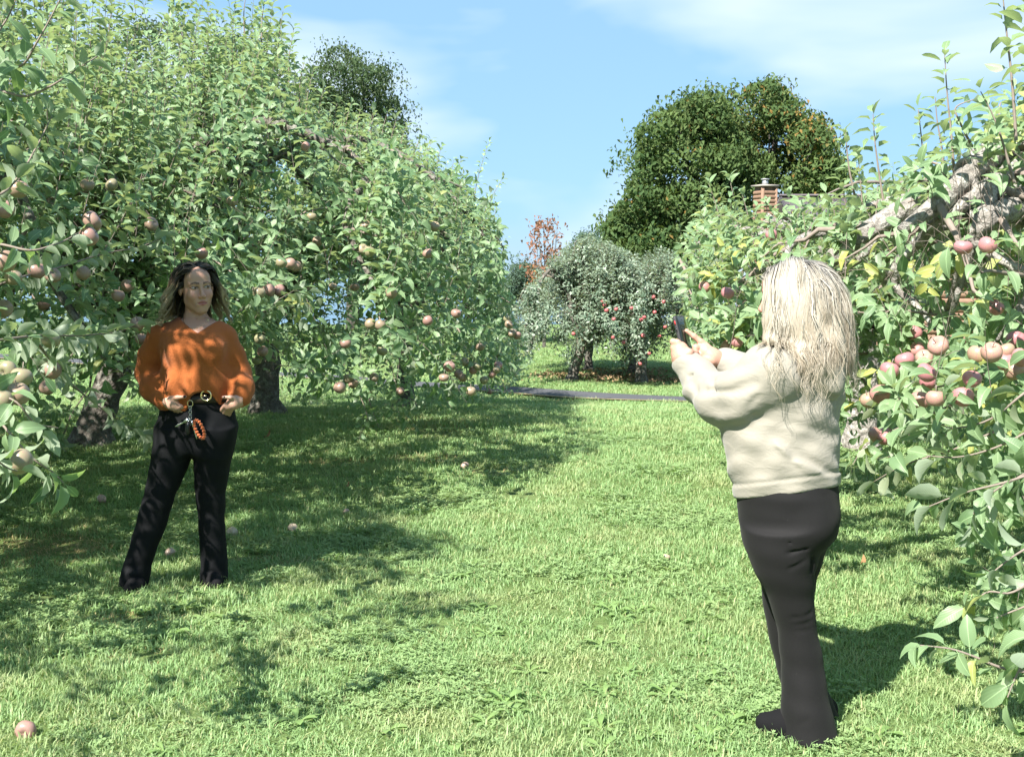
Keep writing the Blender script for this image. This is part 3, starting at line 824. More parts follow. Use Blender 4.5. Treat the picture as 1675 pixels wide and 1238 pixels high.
sp_d = [([P(x0, y0, d), P((x0 + x1) / 2 + 3, (y0 + y1) / 2, d), P(x1, y1, d)], .085, 0) for x0, y0, x1, y1, d in
        ((1185, 400, 1158, 296, 9.2), (1210, 400, 1192, 286, 9.0), (1232, 410, 1214, 318, 8.6), (1262, 420, 1252, 330, 8.4), (1300, 420, 1290, 322, 8.2), (1330, 410, 1322, 330, 8.0), (1358, 410, 1352, 318, 7.8), (1150, 440, 1134, 386, 9.4), (1168, 430, 1150, 352, 9.4), (1280, 430, 1272, 352, 8.0), (1310, 440, 1306, 360, 8.0), (1345, 430, 1338, 350, 7.6), (1385, 400, 1378, 300, 7.2), (1410, 400, 1404, 262, 7.0), (1240, 430, 1234, 352, 8.8), (1225, 420, 1238, 340, 8.8), (1295, 425, 1306, 335, 7.9), (1320, 425, 1312, 345, 7.7), (1340, 420, 1346, 335, 7.6), (1365, 420, 1362, 325, 7.4), (1375, 415, 1392, 330, 7.2), (1270, 430, 1264, 345, 8.2), (1352, 430, 1330, 350, 7.4), (1400, 400, 1418, 310, 7.0), (1425, 390, 1436, 300, 6.8))]
apple_tree('apple tree right behind the phone, between the blonde woman and the red apple trees', 3.1, 10.8, 3.0, [(0, 2.5), (135, 2.2), (180, 2.1), (230, 2.9), (270, 3.3), (360, 2.5)], 22, GR, allowed_right, 0.090, 1, bark='bark_pale', tint=(.70, .5, 0), yel=.03, dens=.85, up_rate=1.2, up_len=(.3, .9), droop=1.2, shell=36, skirt=.3, spray=sp_d)

# ------------------------------------------------------------------ dwarf red apple trees beyond the lane
GF_ = 'small red apple trees beyond the lane'
def base_of(px, py):
    return ray_ground(px, py)
FAR_TOP = np.array([(700, 560), (812, 530), (850, 478), (880, 448), (905, 418), (935, 396), (960, 380), (1000, 398), (1040, 416), (1085, 404), (1120, 420), (1200, 430)], float)
def far_allow(p, inset=0.0):
    x, y, d = pix(p); j = jit(p, 7.0)
    return (y < 598) & (y + j > np.interp(x + j, *FAR_TOP.T) + inset * .25)
sp_far = [([P(x0, y0, d), P((x0 + x1) / 2 + 1, (y0 + y1) / 2, d), P(x1, y1, d)], .085, 0) for x0, y0, x1, y1, d in
          ((960, 405, 955, 370, 23), (1000, 425, 1006, 384, 22.5), (1042, 432, 1040, 394, 22.3), (1090, 425, 1087, 384, 22.2), (905, 445, 900, 404, 23.2), (932, 425, 938, 384, 23.2), (1118, 432, 1114, 394, 22), (975, 410, 981, 372, 23), (1062, 430, 1060, 398, 22.2), (880, 470, 872, 430, 23.4), (948, 410, 946, 376, 23.2), (1020, 435, 1022, 404, 22.4), (1074, 425, 1076, 392, 22.2))]
for lab, bx, by, H, R, sd_, ln in (
    ('dark green dwarf apple tree beyond the lane with a leaning trunk', 936, 622, 2.6, 1.3, 31, (.16, 0)),
    ('dark green dwarf apple tree beyond the lane with an upright trunk nearest the phone', 1048, 627, 2.4, 1.15, 32, (0, 0)),
    ('second-row dwarf apple tree whose thin trunk stands just behind the leaning one', 962, 606, 2.3, 1.2, 33, (0, 0)),
    ('second-row dwarf apple tree mostly hidden behind the upright-trunked one', 1034, 609, 2.25, 1.2, 34, (0, 0))):
    b = base_of(bx, by)
    sc = b[1] / 22.0
    apple_tree(lab, b[0], b[1], H * sc, R * sc, sd_, GF_, far_allow, 0.085, 2, mat='leaf_far', z0=.75, trunk_r=.10 if sd_ < 33 else .085, nl=8, lean=ln,
               up_len=(.4, .85), tint=(.55, .5, 0), yel=.01, dens=1.0, n_leaf=0, sub_len=.62, droop=.9, up_rate=1.7, shell=34, skirt=.75 * sc)

# ------------------------------------------------------------------ big trees behind
def crown_tree(name, label, poly, Y, base_px, lobe_r, nlobes, per, leaf, mat, bark, seed, tintf, trunk_r, limbs=9, depth=3.0, group=None, flat=.62, ragged=.25, cat='tree'):
    rng = np.random.default_rng(seed)
    poly = np.array(poly, float)
    def inside(x, y):
        c = np.zeros(np.shape(x), bool); n = len(poly); j = n - 1
        for i in range(n):
            xi, yi = poly[i]; xj, yj = poly[j]
            c ^= ((yi > y) != (yj > y)) & (x < (xj - xi) * (y - yi) / (yj - yi + 1e-9) + xi); j = i
        return c
    bp = P(base_px, 500, Y); bx, by = bp[0], Y
    gz = float(ground_z(bx, by))
    root = bpy.data.objects.new(name, None); COL.objects.link(root); root.location = (bx, by, gz); tag(root, label, cat, group)
    O = np.array([bx, by, gz])
    lo, hi = poly.min(0), poly.max(0)
    pts = []
    while len(pts) < nlobes:
        x, y = rng.uniform(lo, hi)
        if inside(x, y): pts.append((x, y))
    pts = np.array(pts)
    C = np.array([P(x, y, Y + rng.uniform(-1, 1) * depth) for x, y in pts])
    R = lobe_r * rng.uniform(.65, 1.25, nlobes)
    LV = Leaves()
    for c, r, (px, py) in zip(C, R, pts):
        n = int(per * r * r / lobe_r ** 2)
        d = norm(rng.normal(size=(n, 3)) + np.array([0, -.1, .25]))
        q = c + d * (r * rng.uniform(.55, 1.0, n) ** .6)[:, None] * np.array([1, 1, flat]) + rng.normal(0, r * .07, (n, 3))
        q[rng.uniform(size=n) < .12] += rng.normal(0, r * ragged, ((3,)))
        x, y, _ = pix(q)
        k = inside(x, y) | (rng.uniform(size=n) < .22)
        q, d = q[k], d[k]; n = len(q)
        if not n: continue
        t = np.clip(tintf(px, py, rng) + rng.normal(0, .18, (n, 3)) * np.array([1, 1, 0]), 0, 1)
        if mat == 'leaf_maple': t[:, 2] = np.where(rng.uniform(size=n) < t[:, 2], rng.uniform(.25, .85, n), 0)
        ax = norm(np.cross(d, rng.normal(size=(n, 3))) + np.array([0, 0, -.35]))
        LV.add(q - O, ax, d * .7 + np.array([0, 0, .6]) + rng.normal(0, .4, (n, 3)), leaf * rng.uniform(.65, 1.25, n), t)
    LV.pack(rng)
    LV.build('crown', MAT[mat], 2, root)
    top = C[np.argmax(C[:, 2])]
    tz = max(.3 * (top[2] - gz), .5)
    tp = catmull([(0, 0, -.1), (0.02 * tz, 0, tz * .5), (0.05 * tz, 0, tz), ((top[0]-bx)*.5, 0, (top[2] - gz) * .62), (top[0]-bx, top[1]-by, (top[2] - gz) * .93)], 20)
    mb = MB(); mb.tube(tp, np.linspace(trunk_r, trunk_r * .12, 20), 10, True, .06, rng); mb.obj('trunk', MAT[bark], root)
    for i in rng.choice(nlobes, min(limbs, nlobes), False):
        e = C[i] - O; k = int(np.clip(6 + rng.integers(0, 6), 0, 17)); s = tp[k]
        if e[2] < s[2]: s = tp[5]
        m = (s + e) / 2 + np.array([0, 0, -.12 * np.linalg.norm(e - s)]) + rng.normal(0, .1, 3) * lobe_r * .5
        mb = MB(); mb.tube(catmull([s, m, e], 9), np.linspace(trunk_r * .35, trunk_r * .06, 9), 6, True, .06, rng); mb.obj('branch', MAT[bark], root)
    return root

mp1 = [(980, 440), (984, 392), (995, 350), (1022, 318), (1030, 285), (1042, 250), (1040, 205), (1062, 185), (1100, 170), (1140, 146), (1180, 150), (1200, 190), (1215, 250), (1210, 330), (1190, 400), (1180, 450)]
mp2 = [(1175, 175), (1196, 148), (1212, 155), (1228, 132), (1258, 126), (1284, 138), (1300, 160), (1330, 163), (1346, 185), (1352, 212), (1368, 218), (1376, 245), (1390, 262), (1392, 300), (1360, 330), (1300, 330), (1262, 300), (1240, 330), (1200, 360), (1190, 300)]
crown_tree('maple_tree', 'dense dark green maple behind the red apple trees, left of the chimney', mp1, 52, 1120, 1.2, 70, 560, .245, 'leaf_maple', 'bark_dark', 41,
           lambda x, y, r: np.array([r.uniform(.2, .75), .5, (.02 if r.uniform() < .5 else 0)]), .38, 10, 2.6)
crown_tree('maple_tree', 'taller maple turning orange at the top, its limbs showing above the brown chimney', mp2, 54, 1243, 1.1, 52, 470, .24, 'leaf_maple', 'bark_dark', 42,
           lambda x, y, r: np.array([r.uniform(.3, .9), .5, (.16 if y < 225 else (.12 if x > 1310 else .02)) * r.uniform(.1, 1.9)]), .34, 18, 2.4)
bt1 = [(488, 300), (490, 120), (505, 95), (540, 78), (556, 72), (580, 88), (600, 108), (636, 105), (640, 135), (655, 170), (662, 200), (668, 235), (660, 275), (600, 300)]
bt2 = [(90, 200), (100, 70), (150, 58), (190, 66), (230, 30), (300, 40), (345, 70), (380, 50), (420, 70), (440, 120), (430, 220), (250, 240)]
crown_tree('shade_tree', 'dark feathery shade tree rising behind the left row against open sky', bt1, 38, 575, .75, 60, 420, .12, 'leaf_dark', 'bark_dark', 43, lambda x, y, r: np.array([r.uniform(.2, .9), .5, 0]), .22, 14, 1.6, flat=.75)
crown_tree('shade_tree', 'dark shade tree showing through the upright shoots above the woman in orange', bt2, 36, 260, .8, 60, 300, .13, 'leaf_dark', 'bark_dark', 44, lambda x, y, r: np.array([r.uniform(.2, .9), .5, 0]), .24, 12, 1.6, flat=.7)
rs = [(862, 470), (855, 420), (866, 385), (878, 350), (892, 362), (905, 352), (915, 372), (924, 400), (922, 470)]
crown_tree('autumn_sapling', 'thin sapling with sparse red and orange leaves beyond the lane', rs, 33, 890, .28, 70, 16, .12, 'leaf_autumn', 'bark', 45, lambda x, y, r: np.array([r.uniform(0, 1), .5, (.8 if (y > 430 and x < 885) else .15) * r.uniform()]), .05, 26, .5, ragged=.6)
bs = [(818, 520), (822, 470), (830, 440), (850, 424), (872, 436), (900, 440), (912, 470), (900, 520)]
crown_tree('conifer_bush', 'blue-green bushy tree under the red sapling beside the lane end', bs, 35, 860, .32, 60, 220, .085, 'leaf_blue', 'bark', 46, lambda x, y, r: np.array([r.uniform(.2, .9), .5, 0]), .07, 8, .6)
bs2 = [(925, 440), (930, 400), (948, 380), (975, 385), (990, 400), (1000, 450)]
crown_tree('conifer_bush', 'pale blue-green treetop peeping over the dwarf apple trees', bs2, 40, 960, .4, 36, 200, .09, 'leaf_blue', 'bark', 47, lambda x, y, r: np.array([r.uniform(.3, .9), .5, 0]), .07, 8, .6)

# ------------------------------------------------------------------ the house behind the right row
hx0, hx1, hy0, hy1 = 8.3, 17.5, 33.0, 39.4
hg = float(ground_z(9, 36)) - .05
hr = bpy.data.objects.new('house', None); COL.objects.link(hr); hr.location = (hx0, hy0, hg)
tag(hr, 'cabin with a brownish purple metal roof and a log-brown chimney half hidden by leaves', 'house')
M_log = simple('brown_log', (0.20, 0.125, 0.085), .7, .25, var=.35, vscale=8)
M_roof = simple('purple_brown_metal', (0.125, 0.108, 0.118), .5, .4, var=.12, vscale=3)
M_trim = simple('dark_trim', (0.06, 0.05, 0.045), .6, .3)
M_glass = simple('window_glass', (0.03, 0.04, 0.05), .08, .8)
M_cap = simple('chimney_cap', (0.30, 0.27, 0.24), .8, .2, var=.2)
M_flue = simple('flue_metal', (0.40, 0.41, 0.42), .5, .5, metal=.7)
LX, LY = hx1 - hx0, hy1 - hy0
ez, rz = 2.55, 4.18
NL = 13
for i in range(NL):
    zc = (i + .5) * ez / NL
    r_ = ez / NL * .53
    for nm, a, b in (('log', (0, 0, zc), (LX, 0, zc)), ('log', (0, 0.02, zc), (0, LY, zc))):
        mb = MB(); mb.tube([a, b], r_, 10, True); mb.obj('log', M_log, hr)
mb = MB(); mb.box((.03, .03, 0), (LX, LY - .02, ez)); mb.add([(0, 0.02, ez), (0, LY, ez), (0, LY / 2, rz), (.2, 0.02, ez), (.2, LY, ez), (.2, LY / 2, rz)], [(0, 1, 4, 3), (1, 2, 5, 4), (2, 0, 3, 5)], [(0, 2, 1), (3, 4, 5)])
mb.obj('wall', M_log, hr, False)
ov = .45
def roof_pt(u, s, h):     # u along, s 0 eave .. 1 ridge (front slope)
    return (u, -ov + (LY / 2 + ov) * s, ez - ov * (rz - ez) / (LY / 2) + (rz - ez) * (1 + ov / (LY / 2)) * s + h)
mb = MB()
V = []
for s in (0, 1):
    for u in (-ov, LX + ov): V += [roof_pt(u, s, .02), roof_pt(u, s, .09)]
V2 = [(x, LY - y, z) for x, y, z in V]
bx = [(0, 1, 3, 2), (4, 6, 7, 5), (0, 4, 5, 1), (2, 3, 7, 6), (1, 5, 7, 3), (0, 2, 6, 4)]
mb.add(V, bx); mb.add(V2, [f[::-1] for f in bx])
rf = mb.obj('roof', M_roof, hr, False)
mb = MB()
nse = 26
for i in range(nse + 1):
    u = -ov + .03 + (LX + 2 * ov - .06) * i / nse
    a, b = np.array(roof_pt(u, .005, .09)), np.array(roof_pt(u, .995, .09))
    for q in (1, -1):
        A, B = (a, b) if q == 1 else (a * [1, -1, 1] + [0, LY, 0], b * [1, -1, 1] + [0, LY, 0])
        w = np.array([.018, 0, 0]); h = np.array([0, 0, .045])
        sm = MB(); sm.add([A - w, A + w, A + w + h, A - w + h, B - w, B + w, B + w + h, B - w + h], bx and [(0, 1, 2, 3), (4, 7, 6, 5), (0, 4, 5, 1), (1, 5, 6, 2), (2, 6, 7, 3), (3, 7, 4, 0)])
        if q == 1: sm.obj('seam', M_roof, rf, False)
mb = MB(); mb.box((-ov - .01, LY / 2 - .12, rz + .1), (LX + ov + .01, LY / 2 + .12, rz + .15)); mb.obj('ridge_cap', M_roof, hr, False)
for wx in (2.0, 5.2):
    wf = MB(); wf.box((wx, -.16, 1.0), (wx + 1.1, -.10, 2.1)); f = wf.obj('window', M_trim, hr, False)
    for k in (0, 1):
        g_ = MB(); g_.box((wx + .06 + k * .52, -.175, 1.06), (wx + .52 + k * .52, -.162, 2.04)); g_.obj('pane', M_glass, f, False)
# chimney of rounded courses, turned so its left side shows
cc = P(1251, 330, 35.2); cth = rad(22)
chn = bpy.data.objects.new('chimney', None); COL.objects.link(chn); chn.parent = hr
chn.location = (cc[0] - hx0, cc[1] - hy0, 0); chn.rotation_euler = (0, 0, cth)
ct = P(1251, 306, 35.2)[2] - hg
CH = .118; hw = .21
ncs = int(ct / CH)
cme = {}
for nm, (sx, sy) in (('f', (hw, .0)), ('s', (0, hw))):
    b = MB()
    prof = [(-.5, .0), (-.42, .03), (-.2, .05), (.2, .05), (.42, .03), (.5, .0)]
    V, F = [], []
    for e in (-1, 1):
        for z, o in prof:
            V.append((e * hw * (1.0 if abs(z) < .45 else .97), -hw - o, z * CH))
    for k in range(5): F.append((k, k + 6, k + 7, k + 1))
    V = np.array(V)
    if nm == 's': V = np.column_stack([V[:, 1], -V[:, 0], V[:, 2]])
    b.add(V, F); cme[nm] = b.mesh('brick', M_log, False)
core = MB(); core.box((-hw + .003, -hw + .003, 0), (hw, hw, ct)); core.obj('chimney_core', M_log, chn, False)
for i in range(max(0, ncs - 26), ncs):
    for nm in 'fs':
        link('brick', cme[nm], chn, loc=(0, 0, (i + .5) * CH))
for (x, y) in ((-hw - .01, -hw - .01), (hw + .01, -hw - .01)):
    b = MB(); b.tube([(x, y, ct - 3), (x, y, ct)], .05, 8, True); b.obj('corner_post', M_log, chn)
b = MB(); b.box((-hw - .09, -hw - .09, ct), (hw + .06, hw + .06, ct + .05)); b.obj('chimney_cap', M_cap, chn, False)
b = MB(); b.tube([(0, 0, ct + .04), (0, 0, ct + .2)], .085, 14, True); b.tube([(0, 0, ct + .2), (0, 0, ct + .23)], .12, 14, True); b.obj('flue', M_flue, chn)

# ------------------------------------------------------------------ which leaves show: coarse depth map of all foliage
BIN = 9
NX, NY = 1675 // BIN + 2, 1238 // BIN + 2
DEPTH = np.full((NX, NY), 1e9)
for T in TREES:
    LV = T['LV']
    mid = LV.b + norm(LV.a) * (LV.l * .5)[:, None]
    x, y, d = pix(mid)
    T['pix'] = (x, y, d)
    for ox, oy in ((0, 0), (.35, 0), (-.35, 0), (0, .3), (0, -.3)):
        s = FPX * LV.l / d
        i = np.floor((x + ox * s) / BIN).astype(int); j = np.floor((y + oy * s) / BIN).astype(int)
        ok = (i >= 0) & (i < NX) & (j >= 0) & (j < NY) & (d > .5)
        np.minimum.at(DEPTH, (i[ok], j[ok]), d[ok])
def depth_at(px, py, r=1):
    i, j = int(px // BIN), int(py // BIN)
    a = DEPTH[max(0, i-r):i+r+1, max(0, j-r):j+r+1]
    a = a[a < 1e8]
    return float(np.percentile(a, 30)) if a.size else None

# ------------------------------------------------------------------ apples
def apple_mesh(name, mat, seed, squash=.88):
    rng = np.random.default_rng(seed)
    n, m = 18, 13
    th = np.linspace(0, PI, m)
    r = np.sin(th) * (1 + .06 * np.cos(th)); z = np.cos(th) * squash
    z = z - .30 * np.exp(-(r / .30) ** 2) * np.sign(z) * np.where(z > 0, 1, .55)
    z = z + .05 * (r ** 2)
    a = np.arange(n) * 2 * PI / n
    lump = 1 + .025 * np.cos(5 * a + rng.uniform(0, 6)) + .02 * np.cos(2 * a + rng.uniform(0, 6))
    V = np.concatenate([np.column_stack([r[k] * np.cos(a) * lump, r[k] * np.sin(a) * lump, np.full(n, z[k])]) for k in range(m)])
    i = np.arange(n); j = (i + 1) % n
    F = np.concatenate([np.stack([k*n+i, (k+1)*n+i, (k+1)*n+j, k*n+j], 1) for k in range(m-1)])
    return mesh(name, V, F, mat)
STEM = None
def stem_mesh():
    b = MB(); b.tube([(0, 0, .5), (.04, 0, .85), (.12, .03, 1.35)], [.05, .04, .06], 6, True)
    return b.mesh('stem', MAT['twig'])
AM = {k: [apple_mesh('apple', MAT[m], s + i * 7, .86 + .05 * i) for i in range(3)] for k, m, s in (('l', 'apple_l', 1), ('r', 'apple_r', 2), ('red', 'apple_red', 3), ('old', 'apple_old', 4))}
STEM = stem_mesh()
arng = np.random.default_rng(77)
APPLES = []
def apple(loc, size, kind, label, group, tilt=.5, stem=True):
    o = bpy.data.objects.new('apple', AM[kind][int(arng.integers(0, 3))]); COL.objects.link(o)
    o.location = loc; o.scale = (size, size, size * float(arng.uniform(.92, 1.06)))
    o.rotation_euler = (float(arng.normal(0, tilt)), float(arng.normal(0, tilt)), float(arng.uniform(0, 6.28)))
    tag(o, label, 'apple', group)
    if stem: link('stem', STEM, o)
    APPLES.append((np.array(loc), size))
    return o
ORD = 'leftmost second third fourth fifth sixth seventh eighth ninth tenth'.split()
TIERS = {1: ['only'], 2: ['upper', 'lower'], 3: ['top', 'middle', 'bottom'], 4: ['top', 'upper', 'lower', 'bottom'], 5: ['top', 'upper', 'middle', 'lower', 'bottom'], 6: ['topmost', 'top', 'upper', 'middle', 'lower', 'bottom'], 7: ['topmost', 'top', 'upper', 'middle', 'lower', 'bottom', 'lowest']}
def hang(lst, kind, label, group, lo=.034, hi=.039, own=None, dmax=99, dmin=0):
    put = []
    for (px, py) in lst:
        d = depth_at(px, py)
        if d is None or d > dmax or d < dmin: continue
        q = P(px, py, d); x, y, dd = pix(q)
        put.append((px, py, P(px, py, q[1] * d / dd + .07)))
    rest = sorted([p for p in put if not (own or {}).get(p[:2])], key=lambda p: p[1])
    nt = max(1, -(-len(rest) // 7)); lab = {}
    for t, ch in enumerate(np.array_split(np.arange(len(rest)), nt)):
        for k, i in enumerate(sorted(ch, key=lambda i: rest[i][0])):
            w = ORD[k] if k == 0 else ORD[k] + ' from left'
            lab[rest[i][:2]] = f'{label}, {w} of the {TIERS[nt][t]} tier'
    for px, py, q in put:
        apple(q, float(arng.uniform(lo, hi)), kind, (own or {}).get((px, py)) or lab[(px, py)], group)
own_l = {(60, 443): 'blushed apple of the level pair at the left edge, above the thin bare twig', (440, 475): 'pink apple of the side-by-side pair to the right of the dark-haired woman\'s face',
         (150, 362): 'brownish pink apple lit by the sun high in the leaves above left of the woman', (247, 367): 'pale pink apple above the dark-haired woman\'s hair', (35, 755): 'lowest green apple hanging at the left edge just over the grass',
         (597, 369): 'sunlit pink apple high in the middle of the left row', (711, 371): 'small pink apple high near the end of the left row', (35, 617): 'rosy apple of the left edge cluster at waist height'}
near_l = [(10, 343), (150, 362), (145, 387), (247, 367), (30, 310), (183, 303), (143, 303), (60, 443), (86, 451), (8, 428), (22, 455), (12, 605), (35, 617), (85, 606), (83, 556), (78, 634), (35, 755), (4, 657), (30, 645), (8, 505)]
mid_l = [(208, 468), (193, 484), (72, 500), (137, 447), (440, 475), (457, 475), (424, 479), (597, 369), (711, 371), (606, 530), (622, 532), (594, 408), (604, 412), (520, 395), (475, 432), (484, 436), (460, 430), (565, 562), (570, 620), (578, 628), (556, 634), (612, 618), (625, 575), (700, 415),
         (746, 513), (700, 525), (380, 330), (330, 415), (510, 355), (545, 470), (640, 480), (580, 470), (425, 555), (430, 575), (420, 590), (225, 530), (232, 555), (655, 640), (500, 240), (340, 460)]
far_l = [(750, 612), (757, 618), (785, 568), (806, 612), (812, 605), (760, 592), (792, 622), (770, 640), (830, 522), (832, 531), (846, 549), (838, 545), (726, 618), (735, 600), (815, 598), (780, 600), (800, 640), (774, 606)]
hang(near_l, 'l', 'blushed green apple at the left edge', 'apples on the tree at the left edge', .036, .041, own_l, dmax=7.5)
hang(mid_l, 'l', 'dull pink apple behind the woman in orange', 'apples on the left row behind the woman in orange', own=own_l)
hang(far_l, 'l', 'small rosy apple near the lane', 'apples on the last tree of the left row')
own_r = {(1628, 503): 'sunlit pink apple standing clear under a bare bough at the right edge', (1432, 712): 'pink apple of the low pair right of the sweatshirt', (1615, 402): 'dark pink apple tucked below the sawn-off bough'}
list_r = [(1628, 503), (1535, 566), (1500, 572), (1512, 586), (1622, 577), (1645, 574), (1644, 592), (1660, 606), (1515, 610), (1518, 625), (1505, 655), (1530, 652), (1432, 712), (1448, 714), (1420, 655), (1440, 645), (1662, 556), (1615, 402), (1455, 606), (1575, 650), (1575, 405), (1600, 580), (1668, 585), (1495, 545), (1480, 590), (1590, 620)]
hang(list_r, 'r', 'pink apple on the right edge tree', 'apples on the old tree at the right edge', .031, .037, own_r, dmax=9)
list_d = [(1190, 480), (1205, 560), (1160, 600), (1188, 566), (1152, 470), (1262, 385)]
hang(list_d, 'r', 'small pink apple near the phone', 'apples on the tree behind the phone', .027, .032)
list_f = [(989, 499), (985, 493), (992, 508), (1008, 506), (1004, 522), (938, 546), (1003, 552), (1033, 504), (1049, 523), (1054, 519), (1069, 486), (1071, 511), (1086, 494), (1079, 550), (1052, 549), (1062, 578), (1047, 595), (1120, 504), (1124, 507), (1088, 535), (1020, 560), (1098, 520)]
hang(list_f, 'red', 'bright red apple on the dwarf trees', 'red apples on the dwarf trees beyond the lane', .034, .040, dmin=14)
def fallen(px, py, size, label, kind='old', sink=.3):
    b = ray_ground(px, py)
    apple((b[0], b[1], b[2] + size * (1 - sink)), size, kind, label, None, 1.5, False)
fallen(43, 1204, .036, 'pale pink fallen apple in the grass at the bottom left corner', 'l', .4)
fallen(166, 822, .034, 'whitish green fallen apple in the shade left of the woman in orange')
fallen(279, 912, .034, 'pale fallen apple between the feet of the woman in orange')
fallen(380, 878, .036, 'brownish fallen apple just right of the knees of the woman in orange')
fallen(479, 870, .032, 'small pinkish fallen apple in the shade, farther right than the brownish one')
fallen(566, 842, .026, 'tiny pink fallen apple in the alley below the hanging spray')
fallen(760, 767, .036, 'lone white fallen apple in the middle of the mown alley')
fallen(1089, 916, .024, 'small pink fallen apple in the sunlit grass left of the dark leggings')

# ------------------------------------------------------------------ build the foliage, large visible leaves one by one
LEAFM = {}
# leaves thinned where the photograph shows the bare wood of trunks and old boughs
CLEAR = [(416, 575, 458, 662, 14.2, .8), (108, 575, 172, 722, 11.0, .6)]
BOUGH = [(np.array([pix(p)[:2] for p in catmull(l[0], 24)]), min(pix(p)[2] for p in l[0]), max(l[1], l[2])) for l in xl]
def leaf_variant(matname, mat, lod, k, t):
    q = (matname, lod, k, int(np.clip(t[0], 0, .999) * 5), t[2] > .3)
    if q not in LEAFM:
        V, F, lc = TPL[lod][k]
        tv = np.tile([[(q[3] + .5) / 5, .5, .65 if q[4] else 0.0]], (len(V), 1))
        LEAFM[q] = mesh('leaf', V, F, mat, True, {'tint': tv, 'lc': lc})
    return LEAFM[q]
ablk = np.array([a[0] for a in APPLES]); asz = np.array([a[1] for a in APPLES])
ax_, ay_, ad_ = pix(ablk)
for T in TREES:
    LV = T['LV']; x, y, d = T['pix']
    # leaves that would cover or cut through a placed apple are picked off
    for px, py, dd, s in zip(ax_, ay_, ad_, asz):
        pr = FPX * s / dd
        near = (np.abs(x - px) < pr * 1.0) & (np.abs(y - py) < pr * 1.0) & (d < dd + s) & (d > dd - .45)
        hide = near & (np.random.default_rng(int(px * 7 + py)).uniform(size=len(x)) < .3)
        LV.keep &= ~hide
    rq = np.random.default_rng(len(x)).uniform(size=len(x))
    for x0, y0, x1, y1, dm, pr in CLEAR: LV.keep &= ~((x > x0) & (x < x1) & (y > y0) & (y < y1) & (d < dm) & (rq < pr))
    if T['root'].get('label', '').startswith('large old'):
        for line, dn, r in BOUGH:
            dm = np.min((x[:, None] - line[:, 0]) ** 2 + (y[:, None] - line[:, 1]) ** 2, axis=1)
            LV.keep &= ~((dm < (r * FPX / dn + 15) ** 2) & (d < dn + .35) & (rq < .93) & (y < 560))
    if T['n_leaf']:
        i = np.clip((x // BIN).astype(int), 0, NX - 1); j = np.clip((y // BIN).astype(int), 0, NY - 1)
        vis = LV.keep & (x > 4) & (x < 1671) & (y > 4) & (y < 1234) & (d > .5) & (d < DEPTH[i, j] + .06)
        size = np.where(vis, LV.l / d, 0)
        pick = np.argsort(-size)[:T['n_leaf']]
        pick = pick[size[pick] > 0]
        Fr = LV.frames()
        for q in pick:
            o = bpy.data.objects.new('leaf', leaf_variant(T['mat'].name, T['mat'], 0, int(LV.k[q]), LV.t[q]))
            COL.objects.link(o); o.parent = T['root']
            Mx = np.eye(4); Mx[:3, :3] = Fr[q]; Mx[:3, 3] = LV.b[q] - T['O']
            o.matrix_basis = Matrix(Mx.tolist())
        LV.keep[pick] = False
    LV.b = LV.b - T['O']
    LV.build('foliage', T['mat'], T['lod'], T['root'])
# ------------------------------------------------------------------ lawn: tufts scattered by geometry nodes
def blade_mat(name, c0, c1, dry, dryamt, trans=.3):
    g = NG(name); p = g.pos()
    t = g.sep(g.attr('tint', 'Vector'))
    n = g.noise(1.6, p, 4, .6); n2 = g.noise(.45, p, 3)
    c = g.mix(g.math('ADD', g.math('MULTIPLY', t[0], .6), g.math('MULTIPLY', n2, .5)), c0, c1)
    c = g.mix(g.math('MULTIPLY', g.ramp(n, [(.48, (0, 0, 0)), (.70, (1, 1, 1))]), dryamt), c, dry)
    c = g.mix(g.ramp(t[1], [(.83, (0, 0, 0)), (.88, (.7, .7, .7))]), c, dry)
    d = g.bsdf(c, .5, .3)
    tr = g.n('BsdfTranslucent'); g.L.new(g.mix(1.0, c, (1.3, 1.4, .7), 'MULTIPLY'), tr.inputs['Color'])
    mx = g.n('MixShader'); mx.inputs[0].default_value = trans
    g.L.new(d, mx.inputs[1]); g.L.new(tr.outputs[0], mx.inputs[2])
    return g.done(mx.outputs[0])
MG = blade_mat('grass_blade', (0.145, 0.258, 0.094), (0.280, 0.410, 0.185), (0.40, 0.38, 0.20), .45)
MGD = blade_mat('dry_blade', (0.22, 0.19, 0.08), (0.32, 0.26, 0.13), (0.40, 0.33, 0.18), .5, .2)
MCL = blade_mat('clover_leaf', (0.160, 0.258, 0.100), (0.265, 0.370, 0.165), (0.27, 0.34, 0.15), .3)
MWD = blade_mat('weed_leaf', (0.140, 0.240, 0.070), (0.22, 0.33, 0.12), (0.28, 0.34, 0.14), .3)

def tuft(seed, n=26, rad_=.065, hmin=.02, hmax=.06, w=.0034, lean=1.0):
    r = np.random.default_rng(seed); V, F, T = [], [], []
    for i in range(n):
        a = r.uniform(0, 2*PI); R0 = rad_ * math.sqrt(r.uniform()); b = np.array([R0*math.cos(a), R0*math.sin(a), -.004])
        da = r.uniform(0, 2*PI); h = r.uniform(hmin, hmax); l = lean * r.uniform(.2, 1.2)
        dv = np.array([math.cos(da), math.sin(da), 0]); sv = np.array([-math.sin(da), math.cos(da), 0]) * w * r.uniform(.7, 1.3)
        p1 = b + np.array([0, 0, h*.5]) + dv*h*l*.25; p2 = b + np.array([0, 0, h*(.95-.25*l)]) + dv*h*l*.85
        k = len(V); V += [b - sv*.5, b + sv*.5, p1 - sv*.5, p1 + sv*.5, p2]
        F += [(k, k+1, k+3), (k, k+3, k+2), (k+2, k+3, k+4)]
        T += [(r.uniform(), r.uniform(), 0)] * 5
    return np.array(V), np.array(F), np.array(T)
